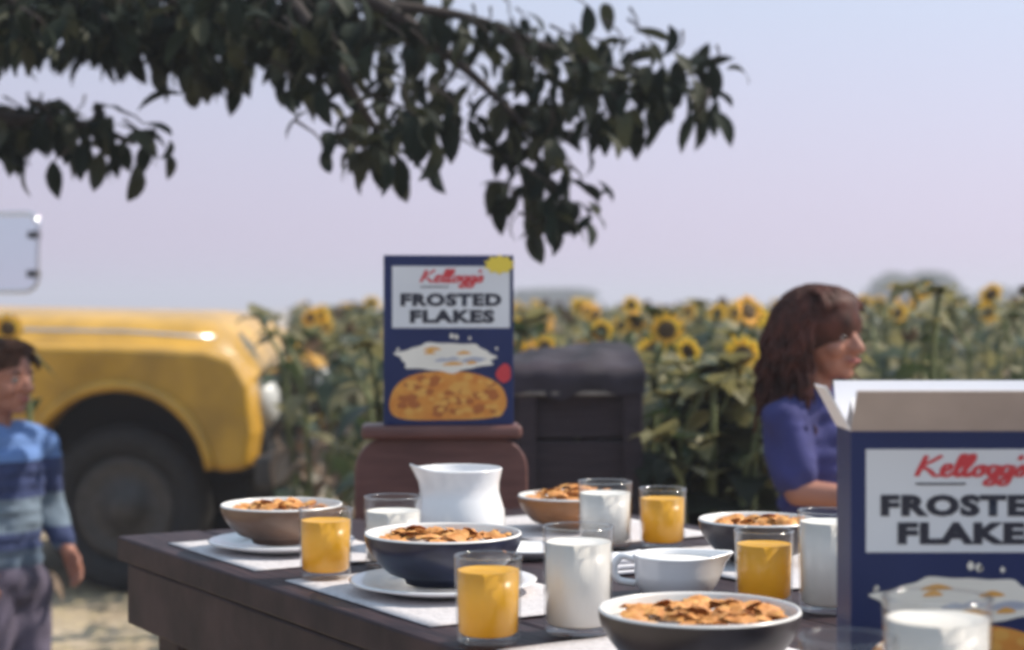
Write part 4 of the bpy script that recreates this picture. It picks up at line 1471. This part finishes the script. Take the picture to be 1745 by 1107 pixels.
def head(B, hc, hr, yaw):
    """head centred on hc, facing yaw (0 = +X); hr = half head height"""
    rz = Matrix.Rotation(yaw, 3, 'Z')
    def q(x, y, z):
        return Vector(hc) + rz @ (Vector((x, y, z)) * hr)
    def e(x, y, z, a, b, c):
        B.ell(q(x, y, z), (a * hr, b * hr, c * hr), rz)
    e(-0.10, 0, 0.22, 0.92, 0.76, 0.78)     # cranium
    e(0.14, 0, -0.12, 0.64, 0.62, 0.62)     # face
    e(0.30, 0, -0.56, 0.40, 0.42, 0.34)     # jaw
    e(0.56, 0, -0.76, 0.17, 0.20, 0.14)     # chin
    e(0.62, 0, 0.14, 0.16, 0.46, 0.12)      # brow
    for s in (-1, 1):
        e(0.50, s * 0.34, -0.24, 0.22, 0.20, 0.20)   # cheek
        e(-0.05, s * 0.74, -0.08, 0.16, 0.07, 0.22)  # ear
        e(0.02, s * 0.77, -0.02, 0.10, 0.06, 0.13)
    for k in range(6):                      # nose
        u = k / 5
        r_ = 0.075 + 0.05 * u
        e(0.74 + 0.16 * u, 0, 0.06 - 0.30 * u, r_, r_, r_)
    for s in (-1, 1):
        e(0.82, s * 0.10, -0.26, 0.09, 0.075, 0.07)
    e(0.70, 0, -0.46, 0.12, 0.22, 0.055)    # lips
    e(0.69, 0, -0.56, 0.12, 0.19, 0.06)
    return q, rz

def face_bits(parent, q, rz, hr):
    for s in (-1, 1):
        m = MB()
        v, f = ico()
        c = q(0.64, s * 0.27, 0.0)
        m.add([c + w_ * 0.105 * hr for w_ in v], f)
        ey = m.build('eye', M['eye'], parent)
        m = MB()
        c2 = q(0.715, s * 0.28, 0.0)
        m.add([c2 + w_ * 0.052 * hr for w_ in v], f)
        m.build('iris', M['iris'], ey)
        m = MB()
        m.tube([q(0.74, s * 0.12, 0.17), q(0.76, s * 0.27, 0.21), q(0.66, s * 0.42, 0.17)], [0.03 * hr, 0.035 * hr, 0.015 * hr], 6)
        m.build('eyebrow', M['iris'], parent)
    m = MB()
    m.tube([q(0.74, -0.20, -0.51), q(0.825, -0.08, -0.495), q(0.825, 0.08, -0.495), q(0.74, 0.20, -0.51)], [0.02 * hr, 0.045 * hr, 0.045 * hr, 0.02 * hr], 6)
    m.build('mouth', M['lip'], parent)

def hand(B, wrist, dirv, palm_n, r=0.030, curl=0.5, side=1):
    d = Vector(dirv).normalized()
    n = Vector(palm_n)
    n = (n - d * n.dot(d)).normalized()
    a = d.cross(n) * side
    wv = Vector(wrist)
    for k in range(4):
        for i in range(4):
            B.ell(wv + d * (0.010 + 0.013 * i) + a * (k - 1.5) * 0.0105, (0.010, 0.010, 0.010))
    for k, L in enumerate((0.040, 0.046, 0.043, 0.034)):
        p0 = wv + d * 0.048 + a * (k - 1.5) * 0.0125
        p1 = p0 + (d * math.cos(curl * 0.5) + n * math.sin(curl * 0.5)) * L * 0.5
        p2 = p1 + (d * math.cos(curl * 1.3) + n * math.sin(curl * 1.3)) * L * 0.5
        B.bone(p0, 0.0062, p1, 0.0058)
        B.bone(p1, 0.0058, p2, 0.0050)
    p0 = wv + d * 0.016 - a * 0.018
    p1 = p0 + (d * 0.7 - a * 0.6 + n * 0.3).normalized() * 0.022
    p2 = p1 + (d * 0.9 + n * 0.5).normalized() * 0.018
    B.bone(p0, 0.0085, p1, 0.0072)
    B.bone(p1, 0.0072, p2, 0.0058)

def shell(name, m_, parent, bones, ells, voxel=0.008, smooth=8):
    B = Blobs()
    for b in bones:
        B.bone(*b)
    for e in ells:
        B.ell(*e)
    return B.finish(name, m_, parent, voxel, smooth)

def girl():
    H = 1.12
    hr = 0.092
    base = T(1400, 3.4, 0)
    t = thing('person', 'person in a blue shirt with long dark hair looking right beside the sunflowers', 'person', base, 0)
    yaw_b = R(-48)
    rb = Matrix.Rotation(yaw_b, 3, 'Z')
    def b(x, y, z):
        v = rb @ Vector((x, y, 0))
        return Vector((v.x, v.y, z))
    B = Blobs()
    hc = Vector((0.0, -0.005, 1.013))
    q, rz = head(B, hc, hr, R(-42))
    B.bone((-0.02, 0, 0.86), 0.036, (-0.012, 0, 0.96), 0.034)
    # torso and legs (mostly under clothes)
    for i in range(9):
        z = 0.52 + 0.33 * i / 8
        wv = (0.098, 0.092, 0.086, 0.084, 0.088, 0.094, 0.098, 0.10, 0.075)[i]
        B.ell((-0.004, 0, z), (0.062 if i < 7 else 0.044, wv * (1 if i < 7 else 0.8), 0.045), rb)
    for s in (-1, 1):
        B.bone(b(0, s * 0.05, 0.50), 0.062, b(0.01 , s * 0.055, 0.28), 0.043)
        B.bone(b(0.01, s * 0.055, 0.28), 0.040, b(-0.01, s * 0.055, 0.06), 0.026)
        B.bone(b(-0.02, s * 0.055, 0.025), 0.024, b(0.09, s * 0.062, 0.018), 0.018)
    # arms: the near arm bent with the forearm across, the other hanging
    sh_n, sh_f = b(0, -0.115, 0.845), b(0, 0.115, 0.845)
    el_n = Vector((-0.065, -0.12, 0.725))
    wr_n = Vector((0.075, -0.165, 0.715))
    B.bone(sh_n, 0.034, el_n, 0.027)
    B.bone(el_n, 0.027, wr_n, 0.020)
    hand(B, wr_n, (1, -0.15, -0.05), (0, 0.3, -1), side=1)
    el_f = b(0.02, 0.15, 0.69)
    wr_f = b(0.12, 0.10, 0.66)
    B.bone(sh_f, 0.034, el_f, 0.027)
    B.bone(el_f, 0.027, wr_f, 0.020)
    hand(B, wr_f, b(1, -0.3, 0), (0, 0, -1), side=-1)
    body = B.finish('body', M['skin'], t, 0.0045, 4)
    face_bits(t, q, rz, hr)
    # shirt: torso shell and short sleeves
    S = Blobs()
    for i in range(12):
        z = 0.50 + 0.355 * i / 11
        wv = (0.112, 0.108, 0.102, 0.098, 0.097, 0.099, 0.103, 0.107, 0.110, 0.112, 0.105, 0.072)[i]
        S.ell((0, 0, z), (0.076 if i < 11 else 0.055, wv, 0.035), rb)
    S.ell((0, 0, 0.868), (0.058, 0.088, 0.030), rb)
    for s_, q_ in ((-1, sh_n), (1, sh_f)):
        S.bone(b(0, s_ * 0.03, 0.872), 0.043, q_ + Vector((0, 0, 0.006)), 0.045)
    S.bone(sh_n, 0.044, sh_n.lerp(el_n, 0.72), 0.042)
    S.bone(sh_f, 0.044, sh_f.lerp(el_f, 0.72), 0.042)
    S.finish('shirt', M['blueshirt'], t, 0.007, 5, 0.010)
    m = MB()
    pts = [Vector((-0.014, 0, 0.905)) + rb @ Vector((0.050 * math.cos(a), 0.050 * math.sin(a), -0.012 * math.cos(a))) for a in [2 * PI * k / 24 for k in range(25)]]
    m.tube(pts, 0.0085, 8, cap=False)
    m.build('collar', M['blueshirt'], t)
    K = Blobs()
    for i in range(9):
        z = 0.54 - 0.24 * i / 8
        g = 0.104 + 0.035 * i / 8
        K.ell((0, 0, z), (g * 0.82, g, 0.03), rb)
    K.finish('skirt', M['skirt'], t, 0.008, 6)
    for s in (-1, 1):
        Sh = Blobs()
        Sh.bone(b(-0.025, s * 0.055, 0.028), 0.031, b(0.09, s * 0.062, 0.022), 0.025)
        Sh.ell(b(0.03, s * 0.058, 0.012), (0.09, 0.034, 0.014), rb)
        Sh.finish('shoe', M['shoe'], t, 0.006, 4)
    # hair: a cap and many wavy locks
    Hb = Blobs()
    def eh(x, y, z, a, b_, c):
        Hb.ell(q(x, y, z), (a * hr, b_ * hr, c * hr), rz)
    eh(-0.14, 0, 0.28, 1.02, 0.90, 0.86)
    eh(-0.42, 0, -0.20, 0.66, 0.84, 0.80)
    eh(-0.50, 0, -0.75, 0.50, 0.76, 0.60)
    eh(-0.52, 0, -1.2, 0.42, 0.66, 0.45)
    eh(0.38, 0, 0.66, 0.38, 0.62, 0.26)
    hcap = Hb.finish('hair', M['hairbrown'], t, 0.006, 5)
    r = random.Random(4)
    m = MB()
    for k in range(620):
        a = r.uniform(1.12, 2 * PI - 1.12)     # angle round the head, 0 = face
        el = r.uniform(0.1, 1.5)
        st = Vector((math.cos(a) * math.cos(el) * 0.99 - 0.13, math.sin(a) * math.cos(el) * 0.88, 0.26 + math.sin(el) * 0.84))
        pts = []
        ph = r.uniform(0, 6.28)
        L = r.uniform(1.2, 2.3) * (0.75 + 0.25 * abs(a - 0) / PI)
        dirx = Vector((math.cos(a), math.sin(a), 0))
        n = 12
        for i in range(n + 1):
            u = i / n
            out = dirx * (0.30 * math.sin(min(1, u * 2.2) * PI / 2) * (1 - 0.55 * math.sin(el)) + 0.06)
            fall = Vector((-0.12 * u, 0, -L * u ** 1.25))
            wob = Vector((math.sin(ph + u * 15), math.cos(ph * 1.7 + u * 14), 0.4 * math.sin(ph * 2 + u * 12))) * 0.16 * u ** 0.7
            pts.append(q(*(st * (1.0 - 0.0 * u) + out * u ** 0.6 * 0.55 + fall + wob)))
        m.tube(pts, [hr * 0.052 * (1 - 0.6 * (i / n) ** 2) for i in range(n + 1)], 5)
    for k in range(60):                           # fringe over the forehead
        y0 = r.uniform(-0.72, 0.72)
        pts = []
        for i in range(7):
            u = i / 6
            x = 0.02 + 0.66 * math.sin(u * 1.3)
            z = 1.02 - 0.42 * u ** 2.2 + r.uniform(-.02, .02)
            pts.append(q(x * (1 - 0.30 * y0 * y0), y0 * (0.75 + 0.25 * u) + 0.05 * math.sin(u * 8 + k), z - 0.15 * y0 * y0))
        m.tube(pts, [hr * 0.07 * (1 - 0.5 * i / 6) for i in range(7)], 5)
    m.build('hair_locks', M['hairbrown'], hcap)
girl()

def boy():
    hr = 0.092
    base = T(6, 4.2, 0)
    t = thing('person', 'small child in a blue striped jersey standing at the left edge by the truck', 'person', base, 0)
    yaw_b = R(-35)
    rb = Matrix.Rotation(yaw_b, 3, 'Z')
    def b(x, y, z):
        v = rb @ Vector((x, y, 0))
        return Vector((v.x, v.y, z))
    B = Blobs()
    hc = Vector((0.0, -0.01, 0.897))
    q, rz = head(B, hc, hr, R(-25))
    B.bone((-0.02, 0, 0.74), 0.036, (-0.01, 0, 0.84), 0.034)
    for i in range(9):
        z = 0.42 + 0.31 * i / 8
        wv = (0.096, 0.092, 0.09, 0.09, 0.092, 0.096, 0.10, 0.10, 0.075)[i]
        B.ell((-0.004, 0, z), (0.064 if i < 7 else 0.044, wv * (1 if i < 7 else 0.8), 0.045), rb)
    for s in (-1, 1):
        B.bone(b(0, s * 0.05, 0.42), 0.060, b(0.012, s * 0.058, 0.23), 0.042)
        B.bone(b(0.012, s * 0.058, 0.23), 0.040, b(-0.01, s * 0.06, 0.06), 0.026)
        B.bone(b(-0.02, s * 0.06, 0.025), 0.024, b(0.09, s * 0.066, 0.018), 0.018)
    arms = []
    for s in (-1, 1):
        sh = b(0, s * 0.115, 0.725)
        el = b(-0.015, s * 0.150, 0.575)
        wr = b(0.075, s * 0.135, 0.475)
        B.bone(sh, 0.033, el, 0.026)
        B.bone(el, 0.026, wr, 0.019)
        hand(B, wr, b(0.5, 0, -0.85), b(0, -s, 0), side=s)
        arms.append((sh, el, wr))
    B.finish('body', M['skin'], t, 0.0045, 4)
    face_bits(t, q, rz, hr)
    S = Blobs()
    for i in range(12):
        z = 0.405 + 0.335 * i / 11
        wv = (0.112, 0.110, 0.106, 0.103, 0.102, 0.103, 0.105, 0.108, 0.110, 0.112, 0.105, 0.070)[i]
        S.ell((0, 0, z), (0.078 if i < 11 else 0.055, wv, 0.035), rb)
    S.ell((0, 0, 0.750), (0.058, 0.088, 0.030), rb)
    for s_ in (-1, 1):
        S.bone(b(0, s_ * 0.03, 0.752), 0.043, arms[0 if s_ < 0 else 1][0] + Vector((0, 0, 0.006)), 0.044)
    for sh, el, wr in arms:
        S.bone(sh, 0.043, el, 0.037)
        S.bone(el, 0.037, el.lerp(wr, 0.75), 0.029)
    S.finish('jersey', M['striped'], t, 0.007, 5, 0.010)
    m = MB()
    pts = [Vector((-0.014, 0, 0.786)) + rb @ Vector((0.048 * math.cos(a), 0.048 * math.sin(a), -0.010 * math.cos(a))) for a in [2 * PI * k / 24 for k in range(25)]]
    m.tube(pts, 0.008, 8, cap=False)
    m.build('collar', M['striped'], t)
    K = Blobs()
    K.ell((0, 0, 0.42), (0.088, 0.112, 0.07), rb)
    for s in (-1, 1):
        K.bone(b(0, s * 0.052, 0.40), 0.072, b(0.012, s * 0.060, 0.23), 0.058)
        K.bone(b(0.012, s * 0.060, 0.23), 0.058, b(-0.008, s * 0.062, 0.075), 0.046)
    K.finish('trousers', M['trousers'], t, 0.008, 4, 0.007)
    for s in (-1, 1):
        Sh = Blobs()
        Sh.bone(b(-0.025, s * 0.06, 0.028), 0.031, b(0.09, s * 0.066, 0.022), 0.025)
        Sh.ell(b(0.03, s * 0.062, 0.012), (0.09, 0.034, 0.014), rb)
        Sh.finish('shoe', M['shoe'], t, 0.006, 4)
    Hb = Blobs()
    for x, y, z, a, b_, c in ((-0.16, 0, 0.30, 0.95, 0.82, 0.78), (-0.46, 0, -0.10, 0.58, 0.74, 0.55), (0.34, 0, 0.68, 0.34, 0.55, 0.22)):
        Hb.ell(q(x, y, z), (a * hr, b_ * hr, c * hr), rz)
    hcap = Hb.finish('hair', M['hairlight'], t, 0.006, 4)
    r = random.Random(14)
    m = MB()
    for k in range(260):
        a = r.uniform(0.75, 2 * PI - 0.75) if k > 60 else r.uniform(-0.8, 0.8)
        el = r.uniform(0.1, 1.5) if k > 60 else r.uniform(0.75, 1.3)
        st = Vector((math.cos(a) * math.cos(el) * 0.95 - 0.14, math.sin(a) * math.cos(el) * 0.82, 0.28 + math.sin(el) * 0.78))
        dv = Vector((math.cos(a) * 0.5, math.sin(a) * 0.5, -0.7 if k > 60 else -0.25))
        pts = [q(*(st + dv * 0.42 * u + Vector((0.3 * (k <= 60), 0, 0)) * u * 0.6 + Vector((math.cos(a), math.sin(a), 0.3)) * 0.08 * math.sin(u * PI))) for u in (0, 0.33, 0.66, 1)]
        m.tube(pts, [hr * 0.05, hr * 0.055, hr * 0.04, hr * 0.012], 5)
    m.build('hair_locks', M['hairlight'], hcap)
boy()

# ------------------------------------------------------------------ haze
def haze():
    m = bpy.data.materials.new('thin summer haze')
    m.use_nodes = True
    n = m.node_tree.nodes
    n.remove(n['Principled BSDF'])
    pv = n.new('ShaderNodeVolumePrincipled')
    pv.inputs['Color'].default_value = (0.86, 0.86, 0.95, 1)
    pv.inputs['Density'].default_value = 0.0042
    pv.inputs['Anisotropy'].default_value = 0.2
    m.node_tree.links.new(pv.outputs['Volume'], n['Material Output'].inputs['Volume'])
    b = MB()
    b.box((-620, -220, -1.1), (620, 720, 6.5))
    tag(b.build('haze', m, None, False), 'thin pale summer haze over the field', kind='stuff')
HAZE = True
if HAZE:
    haze()
